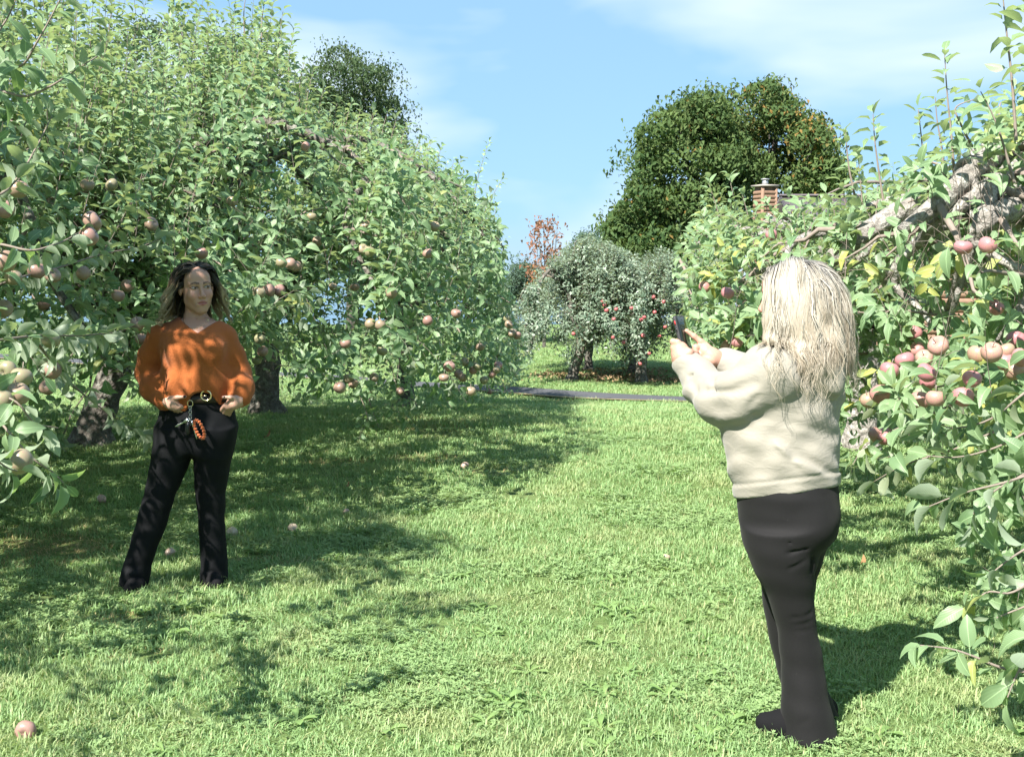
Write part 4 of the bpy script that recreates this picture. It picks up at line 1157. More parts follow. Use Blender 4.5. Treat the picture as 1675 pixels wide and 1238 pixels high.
def clover(seed, n=16, rad_=.07):
    r = np.random.default_rng(seed); V, F, T = [], [], []
    for i in range(n):
        a = r.uniform(0, 2*PI); R0 = rad_ * math.sqrt(r.uniform()); c = np.array([R0*math.cos(a), R0*math.sin(a), r.uniform(.012, .036)])
        s = r.uniform(.006, .0105); tl = r.normal(0, .25, 2); tt = (r.uniform(), r.uniform(0, .8), 0)
        for q in range(3):
            th = a + q * 2*PI/3; d = np.array([math.cos(th), math.sin(th), 0]); e = np.array([-math.sin(th), math.cos(th), 0])
            pts = [c, c + d*s*.7 + e*s*.55, c + d*s*1.45 + e*s*.4, c + d*s*1.3, c + d*s*1.45 - e*s*.4, c + d*s*.7 - e*s*.55]
            pts = [p + np.array([0, 0, (p-c)[:2].dot(tl) + .25*np.linalg.norm(p-c)]) for p in pts]
            k = len(V); V += pts; F += [(k, k+1, k+2), (k, k+2, k+3), (k, k+3, k+4), (k, k+4, k+5)][::1]; T += [tt]*6
    return np.array(V), np.array(F)[:, ::-1], np.array(T)
def rosette(seed, n=9):
    r = np.random.default_rng(seed); V, F, T = [], [], []
    for i in range(n):
        a = i*2.4 + r.normal(0, .3); L = r.uniform(.05, .12); w = L*r.uniform(.14, .22); up = r.uniform(.15, .8)
        d = np.array([math.cos(a), math.sin(a), 0]); e = np.array([-math.sin(a), math.cos(a), 0]); tt = (r.uniform(), r.uniform(0, .8), 0)
        k = len(V); prof = [(0, .12), (.3, .35), (.55, .8), (.8, 1.0), (1, .1)]
        for t, ww in prof:
            z = L*(up*t - .55*up*t*t*1.2) + .004
            for s in (-1, 0, 1): V.append(d*L*t + e*w*ww*s + np.array([0, 0, z + abs(s)*w*.3*ww])); T.append(tt)
        for j in range(4):
            for s in (0, 1): q = k + 3*j + s; F += [(q, q+3, q+4), (q, q+4, q+1)]
    return np.array(V), np.array(F), np.array(T)
def proto(name, vft, mat):
    V, F, T = vft
    return bpy.data.objects.new(name, mesh(name, V, F, mat, False, {'tint': T}))
def scatter(name, pts, rot, scl, pick, protos, **kw):
    c = bpy.data.collections.new(name + '_tufts')
    for p in protos: c.objects.link(p)
    me = bpy.data.meshes.new(name); me.vertices.add(len(pts)); me.vertices.foreach_set('co', np.asarray(pts, np.float32).ravel())
    a = me.attributes.new('rot', 'FLOAT_VECTOR', 'POINT'); a.data.foreach_set('vector', np.asarray(rot, np.float32).ravel())
    a = me.attributes.new('scl', 'FLOAT_VECTOR', 'POINT'); a.data.foreach_set('vector', np.asarray(scl, np.float32).ravel())
    a = me.attributes.new('pick', 'INT', 'POINT'); a.data.foreach_set('value', np.asarray(pick, np.int32))
    o = link(name, me, kind='stuff', **kw)
    ng = bpy.data.node_groups.new(name + '_scatter', 'GeometryNodeTree')
    ng.interface.new_socket('Geometry', in_out='INPUT', socket_type='NodeSocketGeometry')
    ng.interface.new_socket('Geometry', in_out='OUTPUT', socket_type='NodeSocketGeometry')
    N, L = ng.nodes, ng.links
    gi, go = N.new('NodeGroupInput'), N.new('NodeGroupOutput')
    ci = N.new('GeometryNodeCollectionInfo'); ci.inputs['Collection'].default_value = c; ci.inputs['Separate Children'].default_value = True; ci.inputs['Reset Children'].default_value = True
    ip = N.new('GeometryNodeInstanceOnPoints'); ip.inputs['Pick Instance'].default_value = True
    def na(nm, t):
        x = N.new('GeometryNodeInputNamedAttribute'); x.data_type = t; x.inputs['Name'].default_value = nm
        return x.outputs['Attribute']
    L.new(gi.outputs[0], ip.inputs['Points']); L.new(ci.outputs[0], ip.inputs['Instance'])
    L.new(na('pick', 'INT'), ip.inputs['Instance Index'])
    L.new(na('rot', 'FLOAT_VECTOR'), ip.inputs['Rotation']); L.new(na('scl', 'FLOAT_VECTOR'), ip.inputs['Scale'])
    L.new(ip.outputs[0], go.inputs[0])
    m = o.modifiers.new('scatter', 'NODES'); m.node_group = ng
    return o

grng = np.random.default_rng(9)
def field(x0, x1, y0, y1, dens):
    n = int((x1 - x0) * (y1 - y0) * dens)
    return np.column_stack([grng.uniform(x0, x1, n), grng.uniform(y0, y1, n)])
def in_view(p, m=1.5):
    return np.abs(p[:, 0]) < p[:, 1] * .44 + m
import mathutils
def vnoise(p, s, seed=0):
    return np.array([mathutils.noise.noise((x * s + seed * 17.3, y * s - seed * 5.1, seed * 3.7)) for x, y in p])
def sinnoise(p, s, seed=0):
    r = np.random.default_rng(seed); v = 0
    for k in range(7):
        a = r.uniform(0, 2*PI); f = s * r.uniform(.5, 1.8)
        v = v + np.sin((p[:, 0]*math.cos(a) + p[:, 1]*math.sin(a)) * f * 2*PI + r.uniform(0, 6.28))
    return v / 2.6
pts = np.concatenate([field(-3.8, 3.8, 2.2, 5.2, 620), field(-5, 5, 5.2, 8, 430), field(-7, 6.5, 8, 13, 190), field(-9, 7, 13, 24, 75), field(-16, 10, 24, 46, 20)])
sc = np.interp(pts[:, 1], [3, 6, 9, 14, 24, 46], [.85, .95, 1.15, 1.6, 2.4, 4.0]) * grng.uniform(.75, 1.3, len(pts))
# worn, bare spots (by the woman's feet and in the alley)
bare = np.zeros(len(pts), bool)
for (px, py, rx, ry) in ((190, 1018, .17, .10), (245, 1078, .12, .07), (700, 752, .35, .25), (800, 772, .2, .2), (405, 915, .14, .12), (480, 918, .12, .1), (60, 890, .4, .25), (120, 900, .3, .2), (560, 758, .3, .2), (270, 1010, .12, .06)):
    b = ray_ground(px, py)
    bare |= (((pts[:, 0]-b[0])/rx)**2 + ((pts[:, 1]-b[1])/ry)**2 < 1) & (grng.uniform(size=len(pts)) < .72)
dryz = (sinnoise(pts, .35, 3) > 1.15) & (grng.uniform(size=len(pts)) < .35)
keep = in_view(pts) & ~on_road(pts[:, 0], pts[:, 1])
lush = sinnoise(pts, .5, 8)
def emit(sel, protos, name, smul=1.0, **kw):
    p = pts[sel]; n = len(p)
    P3 = np.column_stack([p, ground_z(p[:, 0], p[:, 1]) - .004])
    rot = np.column_stack([grng.normal(0, .08, n), grng.normal(0, .08, n), grng.uniform(0, 2*PI, n)])
    s = sc[sel] * smul
    s3 = np.column_stack([s, s, np.minimum(s, 1.45) * (.85 + .2 * np.clip(lush[sel], -1, 1)) * grng.uniform(.8, 1.2, n)])
    scatter(name, P3, rot, s3, grng.integers(0, len(protos), n), protos, **kw)
clz = (sinnoise(pts, .8, 21) + .5 * sinnoise(pts, 2.2, 22) + grng.normal(0, .6, len(pts)) > 1.05) & (pts[:, 1] < 12)
r1 = grng.uniform(size=len(pts))
emit(keep & ~bare & ~dryz & ~(clz & (r1 < .5)), [proto('grass_tuft', tuft(100 + i), MG) for i in range(8)], 'grass', label='short green mown grass covering the orchard alley', cat='grass')
emit(keep & ((bare & (r1 < .75)) | dryz), [proto('dry_tuft', tuft(200 + i, 16, .07, .015, .05, .003, 1.6), MGD) for i in range(5)], 'dry_grass', label='dry straw coloured grass in worn patches of the lawn', cat='grass')
emit(keep & ~bare & clz & (r1 < .85), [proto('clover_tuft', clover(300 + i), MCL) for i in range(5)], 'clover', label='low clover patches growing through the mown lawn', cat='clover')
# broad-leaved weeds
wp = []
for (px, py, n, sx, sy) in ((150, 985, 9, .18, .10), (225, 985, 5, .10, .05), (1100, 1010, 16, .35, .22), (1180, 1090, 16, .4, .25), (1040, 1140, 14, .5, .25), (880, 1200, 14, .6, .2), (1250, 1190, 10, .25, .15), (550, 950, 8, .4, .3), (330, 960, 6, .12, .06), (620, 1000, 8, .4, .3), (1500, 900, 14, .4, .5), (1240, 1215, 5, .12, .05), (100, 740, 20, .8, .8), (700, 1180, 8, .5, .2), (450, 720, 24, 1.2, 1.0)):
    b = ray_ground(px, py)
    wp += [(b[0] + grng.normal(0, sx * 1.5), b[1] + grng.normal(0, sy * 1.5)) for _ in range(max(3, int(n * .6)))]
wp = np.concatenate([np.array(wp), field(-3, 3, 3, 9, 1.6)])
n = len(wp)
scatter('weeds', np.column_stack([wp, ground_z(wp[:, 0], wp[:, 1])]), np.column_stack([np.zeros((n, 2)), grng.uniform(0, 6.28, n)]), np.repeat(grng.uniform(.4, .85, n)[:, None], 3, 1), grng.integers(0, 4, n), [proto('weed', rosette(400 + i), MWD) for i in range(4)], label='broad leaved weed rosettes scattered in the lawn', cat='weeds')
# taller weeds round the trunks of the left row
LVw, TWw = Leaves(), []
q = []
for (px, py, n, s) in ((540, 650, 45, .7), (470, 655, 25, .4), (420, 665, 10, .3), (150, 690, 12, .5), (350, 670, 14, .5)):
    b = ray_ground(px, py); q += [(b[0] + grng.normal(0, s), b[1] + grng.normal(0, s * .6)) for _ in range(n)]
q = np.array(q); q3 = np.column_stack([q, ground_z(q[:, 0], q[:, 1]) - .01])
grow_shoots(LVw, TWw, q3, np.array([0, 0, 1.0]) + grng.normal(0, .16, q3.shape), grng.uniform(.15, .6, len(q3)), grng.uniform(0, .2, len(q3)), .035, .055, 60, grng, np.tile([[.7, .5, 0.0]], (len(q3), 1)), .5, .0022, .1)
LVw.pack(grng)
wo = LVw.build('tall_weeds', MAT['leaf_a'], 2, None, label='tall leafy weeds round the trunks of the left row', cat='weeds')
mbw = MB()
for a, r in TWw: mbw.add(*tubes_batch(a, r))
mbw.obj('weed_stems', MAT['twig'], wo, kind='stuff')
# leaf litter under the dwarf trees
lit = []
for (px, py) in ((960, 616), (1040, 620), (1000, 622), (1080, 626), (1060, 610)):
    b = ray_ground(px, py); lit += [(b[0] + grng.normal(0, .8), b[1] + grng.normal(0, .22)) for _ in range(260)]
lit = np.array(lit); n = len(lit)
LVl = Leaves(); aa = grng.uniform(0, 6.28, n)
LVl.add(np.column_stack([lit, ground_z(lit[:, 0], lit[:, 1]) + grng.uniform(.02, .09, n)]), np.column_stack([np.cos(aa), np.sin(aa), grng.normal(0, .2, n)]), np.array([0, 0, 1.0]) + grng.normal(0, .3, (n, 3)), grng.uniform(.06, .11, n), np.column_stack([grng.uniform(0, 1, (n, 2)), grng.uniform(0, .6, n)]))
LVl.pack(grng)
LVl.build('leaf_litter', simple('dead_leaf', (0.27, 0.19, 0.11), .9, .1, var=.5, vscale=6), 2, None, label='brown leaf litter under the dwarf red apple trees', cat='leaves')
M_dead = simple('curled_dead_leaf', (0.23, 0.125, 0.06), .8, .2, var=.4, vscale=20)
def fallen_leaf(px, py, size, label):
    b = ray_ground(px, py); V, F, lc = TPL[0][4]
    o = link('fallen_leaf', mesh('fallen_leaf', V * size, F, M_dead), None, loc=(b[0], b[1], b[2] + .05), label=label, cat='leaf')
    o.rotation_euler = (2.9, .3, 1.0)
fallen_leaf(1410, 934, .055, 'curled orange brown dead leaf in the sunlit grass right of the dark leggings')
fallen_leaf(432, 722, .10, 'dark curled dead leaf in the grass beside the jeans at thigh height')
fallen_leaf(565, 806, .05, 'small orange dead leaf in the shaded alley grass')
# ------------------------------------------------------------------ sculpting with signed distances
def seg_t(p, a, b):
    ab = b - a
    return np.clip(((p - a) @ ab) / max(ab @ ab, 1e-12), 0, 1)
def rc(p, a, b, ra, rb):
    a = np.asarray(a, float); b = np.asarray(b, float)
    t = seg_t(p, a, b)
    return np.linalg.norm(p - a - t[:, None] * (b - a), axis=1) - (ra + (rb - ra) * t)
def el(p, c, r, B=None):
    q = p - np.asarray(c, float)
    if B is not None: q = q @ B
    r = np.asarray(r, float)
    k0 = np.linalg.norm(q / r, axis=1); k1 = np.linalg.norm(q / (r * r), axis=1)
    return k0 * (k0 - 1) / np.maximum(k1, 1e-9)
def smin(a, b, k):
    h = np.maximum(k - np.abs(a - b), 0) / k
    return np.minimum(a, b) - h * h * k * .25
def smax(a, b, k): return -smin(-a, -b, k)
def chain(p, pts, rs, k=.012):
    d = None
    for i in range(len(pts) - 1):
        e = rc(p, pts[i], pts[i+1], rs[i], rs[i+1])
        d = e if d is None else smin(d, e, k)
    return d
class Loft:
    """vertical loft: rows (z, cx, a, cy, b)"""
    def __init__(s, rows, n=4.0):
        rows = sorted(rows); z = [r[0] for r in rows]
        s.z = np.linspace(z[0], z[-1], 160)
        R = np.array(rows, float)
        # smooth interpolation
        s.c = np.column_stack([np.interp(s.z, z, R[:, k]) for k in range(1, 5)])
        kw = 9; ker = np.hanning(kw + 2)[1:-1]; ker /= ker.sum()
        pad = np.pad(s.c, ((kw//2, kw//2), (0, 0)), mode='edge')
        s.c = np.column_stack([np.convolve(pad[:, k], ker, 'valid') for k in range(4)])
    def __call__(s, p, soft=.02):
        z = p[:, 2]
        cx, a, cy, b = (np.interp(z, s.z, s.c[:, k]) for k in range(4))
        x, y = p[:, 0] - cx, p[:, 1] - cy
        k0 = np.sqrt((x/a)**2 + (y/b)**2); k1 = np.sqrt((x/a**2)**2 + (y/b**2)**2)
        d = np.where(k0 < 1e-3, -np.minimum(a, b), k0 * (k0 - 1) / np.maximum(k1, 1e-9))
        return smax(d, np.maximum(z - s.z[-1], s.z[0] - z), soft)
def groove(p, pts, w, depth):
    """crease (+depth pushes the surface in, - raises a fold)"""
    d = None
    for a, b in zip(pts[:-1], pts[1:]):
        t = seg_t(p, a, b); e = ((p - a - t[:, None] * (b - a)) ** 2).sum(1)
        d = e if d is None else np.minimum(d, e)
    return depth * np.exp(-d / (w * w))
def sfold(p, d, f, amp, ph=0.0, warp=.5):
    d = np.asarray(d, float)
    w = np.sin(p[:, 0] * 13 + p[:, 2] * 9 + ph) * .6 + np.sin(p[:, 1] * 17 - p[:, 2] * 14 + 2 * ph) * .5
    return amp * np.sin((p @ d) * f + ph + warp * 2 * w)

def polygonize(f, lo, hi, h, B=6, slack=1.9, sm=1):
    lo = np.asarray(lo, float); hi = np.asarray(hi, float)
    nb = np.ceil((hi - lo) / (h * B)).astype(int)
    n = nb * B
    I = np.stack(np.meshgrid(*[np.arange(k) for k in nb], indexing='ij'), -1).reshape(-1, 3)
    C = lo + (I * B + (B - 1) / 2) * h
    dc = np.concatenate([f(C[i:i+60000]) for i in range(0, len(C), 60000)])
    act = np.abs(dc) < slack * .5 * B * h * 1.74 + 2 * h
    D = np.repeat(np.repeat(np.repeat(dc.reshape(nb), B, 0), B, 1), B, 2).astype(np.float32)
    off = np.stack(np.meshgrid(*[np.arange(B)] * 3, indexing='ij'), -1).reshape(-1, 3)
    A = I[act]
    for i in range(0, len(A), 700):
        idx = (A[i:i+700][:, None, :] * B + off[None]).reshape(-1, 3)
        D[idx[:, 0], idx[:, 1], idx[:, 2]] = f(lo + idx * h)
    return surface_nets(D, lo, h, sm)
def surface_nets(D, lo, h, sm):
    s = D < 0
    cnt = np.zeros(tuple(k - 1 for k in D.shape), np.int8)
    cs = [(i, j, k) for i in (0, 1) for j in (0, 1) for k in (0, 1)]
    for i, j, k in cs: cnt += s[i:D.shape[0]-1+i, j:D.shape[1]-1+j, k:D.shape[2]-1+k]
    cell = np.argwhere((cnt > 0) & (cnt < 8))
    idx = np.full(cnt.shape, -1, np.int32); idx[tuple(cell.T)] = np.arange(len(cell))
    v = {c: D[cell[:, 0]+c[0], cell[:, 1]+c[1], cell[:, 2]+c[2]].astype(float) for c in cs}
    acc = np.zeros((len(cell), 3)); num = np.zeros(len(cell))
    for a in cs:
        for ax in range(3):
            if a[ax]: continue
            b = list(a); b[ax] = 1; b = tuple(b)
            m = (v[a] < 0) != (v[b] < 0)
            t = v[a] / np.where(m, v[a] - v[b], 1)
            q = np.tile(np.array(a, float), (len(cell), 1)); q[:, ax] = t
            acc[m] += q[m]; num[m] += 1
    V = lo + (cell + acc / num[:, None]) * h
    F = []
    for ax in range(3):
        sl0 = [slice(None)] * 3; sl1 = [slice(None)] * 3
        sl0[ax] = slice(0, -1); sl1[ax] = slice(1, None)
        e = np.argwhere(s[tuple(sl0)] != s[tuple(sl1)])
        u, w = (ax + 1) % 3, (ax + 2) % 3
        e = e[(e[:, u] > 0) & (e[:, w] > 0) & (e[:, u] < cnt.shape[u]) & (e[:, w] < cnt.shape[w])]
        neg = s[tuple(e.T)]
        def g(du, dw):
            c = e.copy(); c[:, u] -= du; c[:, w] -= dw
            return idx[tuple(c.T)]
        q = np.stack([g(1, 1), g(0, 1), g(0, 0), g(1, 0)], 1)
        q[~neg] = q[~neg][:, ::-1]
        F.append(q[(q >= 0).all(1)])
    F = np.concatenate(F)
    for _ in range(sm):
        S = np.zeros_like(V); k = np.zeros(len(V))
        for i in range(4):
            np.add.at(S, F[:, i], V[F[:, (i+1) % 4]]); np.add.at(k, F[:, i], 1)
            np.add.at(S, F[:, (i+1) % 4], V[F[:, i]]); np.add.at(k, F[:, (i+1) % 4], 1)
        V = V * .5 + S / np.maximum(k, 1)[:, None] * .5
    return V, F
def join(parts):
    V, F, n = [], [], 0
    for v, f in parts: V.append(v); F.append(f + n); n += len(v)
    return np.concatenate(V), np.concatenate(F)

# ------------------------------------------------------------------ a head
class Head:
    def __init__(s, c, F, U, k=1.0, plump=0.0):
        s.c = np.asarray(c, float); F = np.asarray(F, float); F = F / np.linalg.norm(F)
        U = np.asarray(U, float); U = U - F * U.dot(F); U /= np.linalg.norm(U)
        s.F, s.U = F, U; s.S = np.cross(F, U)      # S: the person's right
        s.B = np.stack([s.S, F, U], 1); s.k = k; s.pl = plump
    def loc(s, p): return ((p - s.c) @ s.B) / s.k
    def wor(s, q): return s.c + (np.asarray(q, float) * s.k) @ s.B.T
    def skull(s, q):
        return el(q, (0, -.018, .032), (.071, .090, .082))
    def sdf(s, p):
        q = s.loc(p); pl = s.pl
        qa = q.copy(); qa[:, 0] = np.abs(q[:, 0])
        d = s.skull(q)
        d = smin(d, el(q, (0, .026, -.028), (.058 + pl, .060, .082)), .03)
        d = smin(d, rc(qa, (.040 + pl, .006, -.055), (.008, .058, -.098), .022, .016), .03)
        d = smin(d, el(q, (0, .064, -.098), (.021, .020, .016)), .022)
        d = smin(d, el(qa, (.034, .060, -.026), (.024, .024, .024)), .025)
        d = smin(d, el(q, (0, .050, .055), (.052, .038, .045)), .03)
        # sockets, brows
        d = smax(d, -el(qa, (.031, .100, .012), (.019, .020, .012)), .014)
        d = smin(d, rc(qa, (.012, .084, .029), (.046, .066, .029), .0085, .007), .012)
        d = smin(d, el(qa, (.0305, .0715, .011), (.0145, .0125, .0120)), .004)
        # nose
        d = smin(d, rc(q, (0, .083, .020), (0, .104, -.024), .0065, .0095), .012)
        d = smin(d, el(q, (0, .105, -.029), (.0105, .0105, .0095)), .008)
        d = smin(d, el(qa, (.0115, .093, -.033), (.0075, .010, .007)), .006)
        # mouth
        d = smin(d, el(q, (0, .076, -.063), (.030, .016, .020)), .02)
        d = smin(d, rc(qa, (.003, .0915, -.0575), (.022, .0815, -.062), .0046, .0022), .005)
        d = smin(d, rc(qa, (0, .0905, -.0685), (.018, .082, -.0655), .0058, .0025), .006)
        d = d + groove(qa, [np.array((0, .096, -.0625)), np.array((.024, .085, -.0635))], .0028, .0035)
        # ears
        d = smin(d, el(qa, (.076, -.012, .0), (.010, .019, .030)), .008)
        return d * s.k
    def paint(s, V, skin, lip, iris=(0.05, 0.035, 0.025), brow=(0.03, 0.02, 0.015), blush=(0.5, 0.2, 0.16)):
        q = s.loc(V); qa = np.abs(q[:, 0]); f, u = q[:, 1], q[:, 2]
        C = np.tile(np.array(skin, float), (len(V), 1))
        def mixc(m, c): C[:] = C * (1 - m[:, None]) + np.array(c) * m[:, None]
        bl = np.exp(-(((qa - .040) / .022) ** 2 + ((u + .028) / .02) ** 2)) * (f > .03) * .35
        mixc(bl, blush)
        mixc(np.exp(-((q[:, 0] / .02) ** 2 + ((u + .03) / .014) ** 2)) * (f > .085) * .25, blush)
        uu = np.where(qa < .024, -.0575 - (qa / .022) ** 2 * .004, -.0620)
        lipm = ((q[:, 0] / .0235) ** 2 + ((u + .0635) / (.0112 * np.sqrt(np.clip(1 - (qa / .026) ** 2, .02, 1)))) ** 2 < 1) & (f > .07)
        mixc(lipm * .8, lip)
        mixc(((np.abs(u + .0628 + (qa / .024) ** 2 * .001) < .0016) & (qa < .023) & (f > .07)) * .8, (.12, .03, .03))
        # brows
        by = .0300 + .004 * np.sin((qa - .010) / .04 * PI) - .004 * np.clip((qa - .036) / .014, 0, 1)
        mixc(((np.abs(u - by) < .0046 * np.clip(1.25 - (qa - .01) / .045, .4, 1)) & (qa > .010) & (qa < .050) & (f > .04)) * .85, brow)
        # eyes
        e = ((qa - .0305) / .0140) ** 2 + ((u - .0105) / .0050) ** 2
        eye = (e < 1) & (f > .05)
        mixc(((e < 2.1) & (f > .05) & (u > .0095)) * .95, (.025, .018, .015))
        mixc(((e < 1.7) & (f > .05) & (u <= .0095)) * .6, (.10, .06, .045))
        mixc(eye * 1.0, (.36, .34, .33))
        ei = ((q[:, 0] - np.sign(q[:, 0]) * .0305 + s.gaze) / .0062) ** 2 + ((u - .0110) / .0062) ** 2
        mixc((eye & (ei < 1)) * 1.0, iris)
        mixc((eye & (ei < .2)) * 1.0, (.01, .01, .01))
        return C
    gaze = 0.0

def hairdo(hd, collide, n_guides, per, length, rootf, flow, rng, wave, wl, r0, step=.021, spread=.012, tipk=.45, keepout=None, stiff=.80, offs=(.004, .02), flick=None):
    """strands: guides fall under gravity over the collision field, children follow them"""
    roots = []
    while len(roots) < n_guides:
        d = norm(rng.normal(size=3)); q = np.array((0, -.018, .032)) + d * np.array((.071, .090, .082))
        if rootf(q): roots.append(q)
    roots = np.array(roots); M_ = int(length / step)
    L = length * rng.uniform(.82, 1.04, n_guides)
    p = hd.wor(roots); nrm = norm(hd.wor(roots * 1.0) - hd.c)
    dirn = norm(nrm * .35 + flow(roots) @ hd.B.T)
    off = rng.uniform(offs[0], offs[1], n_guides)
    path = [p.copy()]
    for i in range(M_ - 1):
        g = np.array([0, 0, -1.0])
        dirn = norm(dirn * stiff + g * (1 - stiff) * min(1, .35 + i * .16))
        p = p + dirn * step * (L / length)[:, None]
        for _ in range(2):
            d0 = collide(p); e = .003
            gr = np.stack([collide(p + np.eye(3)[k] * e) - d0 for k in range(3)], 1) / e
            gr = norm(gr); pen = np.clip(off - d0, 0, .03)
            p = p + gr * pen[:, None]
        if keepout is not None: p = keepout(p)
        dirn = norm(dirn * .6 + norm(p - path[-1]) * .4)
        path.append(p.copy())
    G = np.stack(path, 1)
    t = np.linspace(0, 1, M_)
    out, ca = [], []
    T = norm(np.gradient(G, axis=1))
    side = norm(np.cross(T, norm(G - hd.c)))
    outn = np.cross(side, T)
    ph = rng.uniform(0, 2*PI, n_guides)
    glen = rng.uniform(.82, .98, n_guides)
    for c in range(per):
        o1, o2 = rng.normal(0, spread, (2, n_guides, 1)) * (1 - (1 - tipk) * t)[None]
        o2 = np.abs(o2) * .6
        w = wave * (t ** .8)[None] * np.sin(2*PI * t[None] * length / wl + ph[:, None] + rng.normal(0, .35, (n_guides, 1)))
        w2 = wave * .6 * (t)[None] * np.cos(2*PI * t[None] * length / wl * 1.1 + ph[:, None] * 1.7 + rng.normal(0, .3, (n_guides, 1)))
        k = rng.normal(0, .0020, (n_guides, M_, 3)).cumsum(1) * .25 * t[None, :, None]
        q = G + side * (o1 + w)[..., None] + outn * (o2 + w2)[..., None] + k
        if flick is not None: q = q + flick(G, t)
        # end lengths differ
        s = np.clip(glen + rng.normal(0, .05, n_guides), .6, 1)
        idx = (t[None] * s[:, None]) * (M_ - 1); i0 = np.clip(idx.astype(int), 0, M_ - 2); fr = (idx - i0)[..., None]
        ar = np.arange(n_guides)[:, None]
        out.append(q[ar, i0] * (1 - fr) + q[ar, i0 + 1] * fr)
        ca.append(np.stack([np.tile(t, (n_guides, 1)) * s[:, None], np.tile(rng.uniform(size=(n_guides, 1)), (1, M_)), np.tile(np.linspace(0, 1, n_guides)[:, None], (1, M_))], -1))
    S = np.concatenate(out); CA = np.concatenate(ca)
    for _ in range(2):
        pp = S.reshape(-1, 3); d0 = collide(pp); bad = d0 < .0015
        if bad.any():
            b = pp[bad]; e = .003; gr = norm(np.stack([collide(b + np.eye(3)[k] * e) - d0[bad] for k in range(3)], 1))
            pp[bad] = b + gr * np.clip(.0025 - d0[bad], 0, .02)[:, None]; S = pp.reshape(S.shape)
    if keepout is not None:
        S = keepout(S.reshape(-1, 3)).reshape(S.shape)
    R = r0 * (1.05 - .75 * np.linspace(0, 1, M_) ** 2)[None] * rng.uniform(.7, 1.25, (len(S), 1))
    T = norm(np.gradient(S, axis=1)); on = S - hd.c; on[..., 2] *= .3; on = norm(on)
    sd_ = norm(np.cross(T, on)); tw = rng.normal(0, .55, (len(S), 1, 1))
    sd_ = norm(sd_ * np.cos(tw) + np.cross(T, sd_) * np.sin(tw)) * R[..., None]
    V = np.stack([S - sd_, S + sd_], 2).reshape(-1, 3)
    b = (np.arange(len(S)) * M_ * 2)[:, None] + (np.arange(M_ - 1) * 2)[None]
    F = np.stack([b, b + 1, b + 3, b + 2], -1).reshape(-1, 4)
    return V, F, np.repeat(CA.reshape(-1, 3), 2, 0), S, CA

def hair_mass(S, CA, h=.008, pct=42, sm=2):
    """the body of hair under the outer strands"""
    p = S.reshape(-1, 3); lo = p.min(0) - 6 * h; n = np.ceil((p.max(0) + 6 * h - lo) / h).astype(int)
    D = np.zeros(n, np.float32); Tt = np.zeros(n, np.float32); i = ((p - lo) / h + .5).astype(int)
    np.add.at(D, tuple(i.T), 1); np.add.at(Tt, tuple(i.T), CA.reshape(-1, 3)[:, 0])
    for _ in range(2):
        for ax in range(3):
            D = (np.roll(D, 1, ax) + D + np.roll(D, -1, ax)) / 3; Tt = (np.roll(Tt, 1, ax) + Tt + np.roll(Tt, -1, ax)) / 3
    iso = np.percentile(D[tuple(i.T)], pct)
    V, F = surface_nets(iso - D, lo, h, sm)
    k = tuple(((V - lo) / h + .5).astype(int).T)
    t = Tt[k] / np.maximum(D[k], 1e-4)
    return V, F, np.column_stack([t, np.full(len(t), .45), np.full(len(t), .5)])
# ------------------------------------------------------------------ people materials
def skin_mat(name):
    g = NG(name)
    c = g.attr('col', 'Vector')
    n = g.noise(90, g.obj(), 3)
    c = g.mix(g.math('MULTIPLY', n, .25), c, g.mix(.6, c, (.6, .25, .2)))
    return g.done(g.bsdf(c, .48, .35, g.bump(g.noise(500, g.obj(), 2), .12, .001), sss=.12))
M_skin = skin_mat('skin')
def knit_mat():
    g = NG('fuzzy_orange_knit'); o = g.obj()
    n = g.noise(150, o, 4, .7); w = g.wave(75, o, 3.5, 2, 'Z')
    c = g.mix(n, (.25, .062, .016), (.38, .115, .032))
    c = g.mix(g.math('MULTIPLY', g.noise(30, o, 4), .35), c, (.42, .14, .05))
    h = g.math('ADD', n, g.math('MULTIPLY', w, .10))
    return g.done(g.bsdf(c, .95, .1, g.bump(h, .7, .006), sheen=.10))
def denim_mat():
    g = NG('black_denim'); o = g.obj()
    n = g.noise(260, o, 3, .7)
    c = g.mix(n, (.0025, .003, .004), (.006, .0065, .008))
    c = g.mix(g.math('MULTIPLY', g.ramp(g.noise(7, o, 4), [(.5, (0, 0, 0)), (.8, (1, 1, 1))]), .5), c, (.010, .011, .014))
    return g.done(g.bsdf(c, .8, .2, g.bump(n, .4, .002)))
def fleece_mat():
    g = NG('oatmeal_fleece'); o = g.obj()
    n = g.noise(320, o, 3, .7); m = g.noise(18, o, 4)
    c = g.mix(n, (.232, .216, .182), (.288, .270, .230))
    c = g.mix(g.math('MULTIPLY', m, .3), c, (.248, .224, .184))
    mp = g.n('Mapping'); mp.inputs['Scale'].default_value = (16, 16, 34); mp.inputs['Rotation'].default_value = (.3, .5, .2); g.L.new(o, mp.inputs['Vector'])
    wr = g.noise(1.0, mp.outputs[0], 3, .5, .8)
    h = g.math('ADD', g.math('MULTIPLY', n, .12), g.math('ADD', g.math('MULTIPLY', g.noise(90, o, 4), .12), wr))
    return g.done(g.bsdf(c, .92, .12, g.bump(h, .28, .012), sheen=.15))
def legging_mat():
    g = NG('charcoal_ribbed_jersey'); o = g.obj()
    w = g.wave(420, o, .6, 1, 'X'); n = g.noise(200, o, 3)
    c = g.mix(n, (.0045, .0043, .0047), (.0095, .009, .0098))
    lint = g.ramp(g.vor(38, o), [(.018, (1, 1, 1)), (.03, (0, 0, 0))])
    c = g.mix(g.math('MULTIPLY', lint, .5), c, (.18, .18, .18))
    return g.done(g.bsdf(c, .78, .25, g.bump(g.math('ADD', g.math('MULTIPLY', w, .5), n), .2, .0012), sheen=.03))
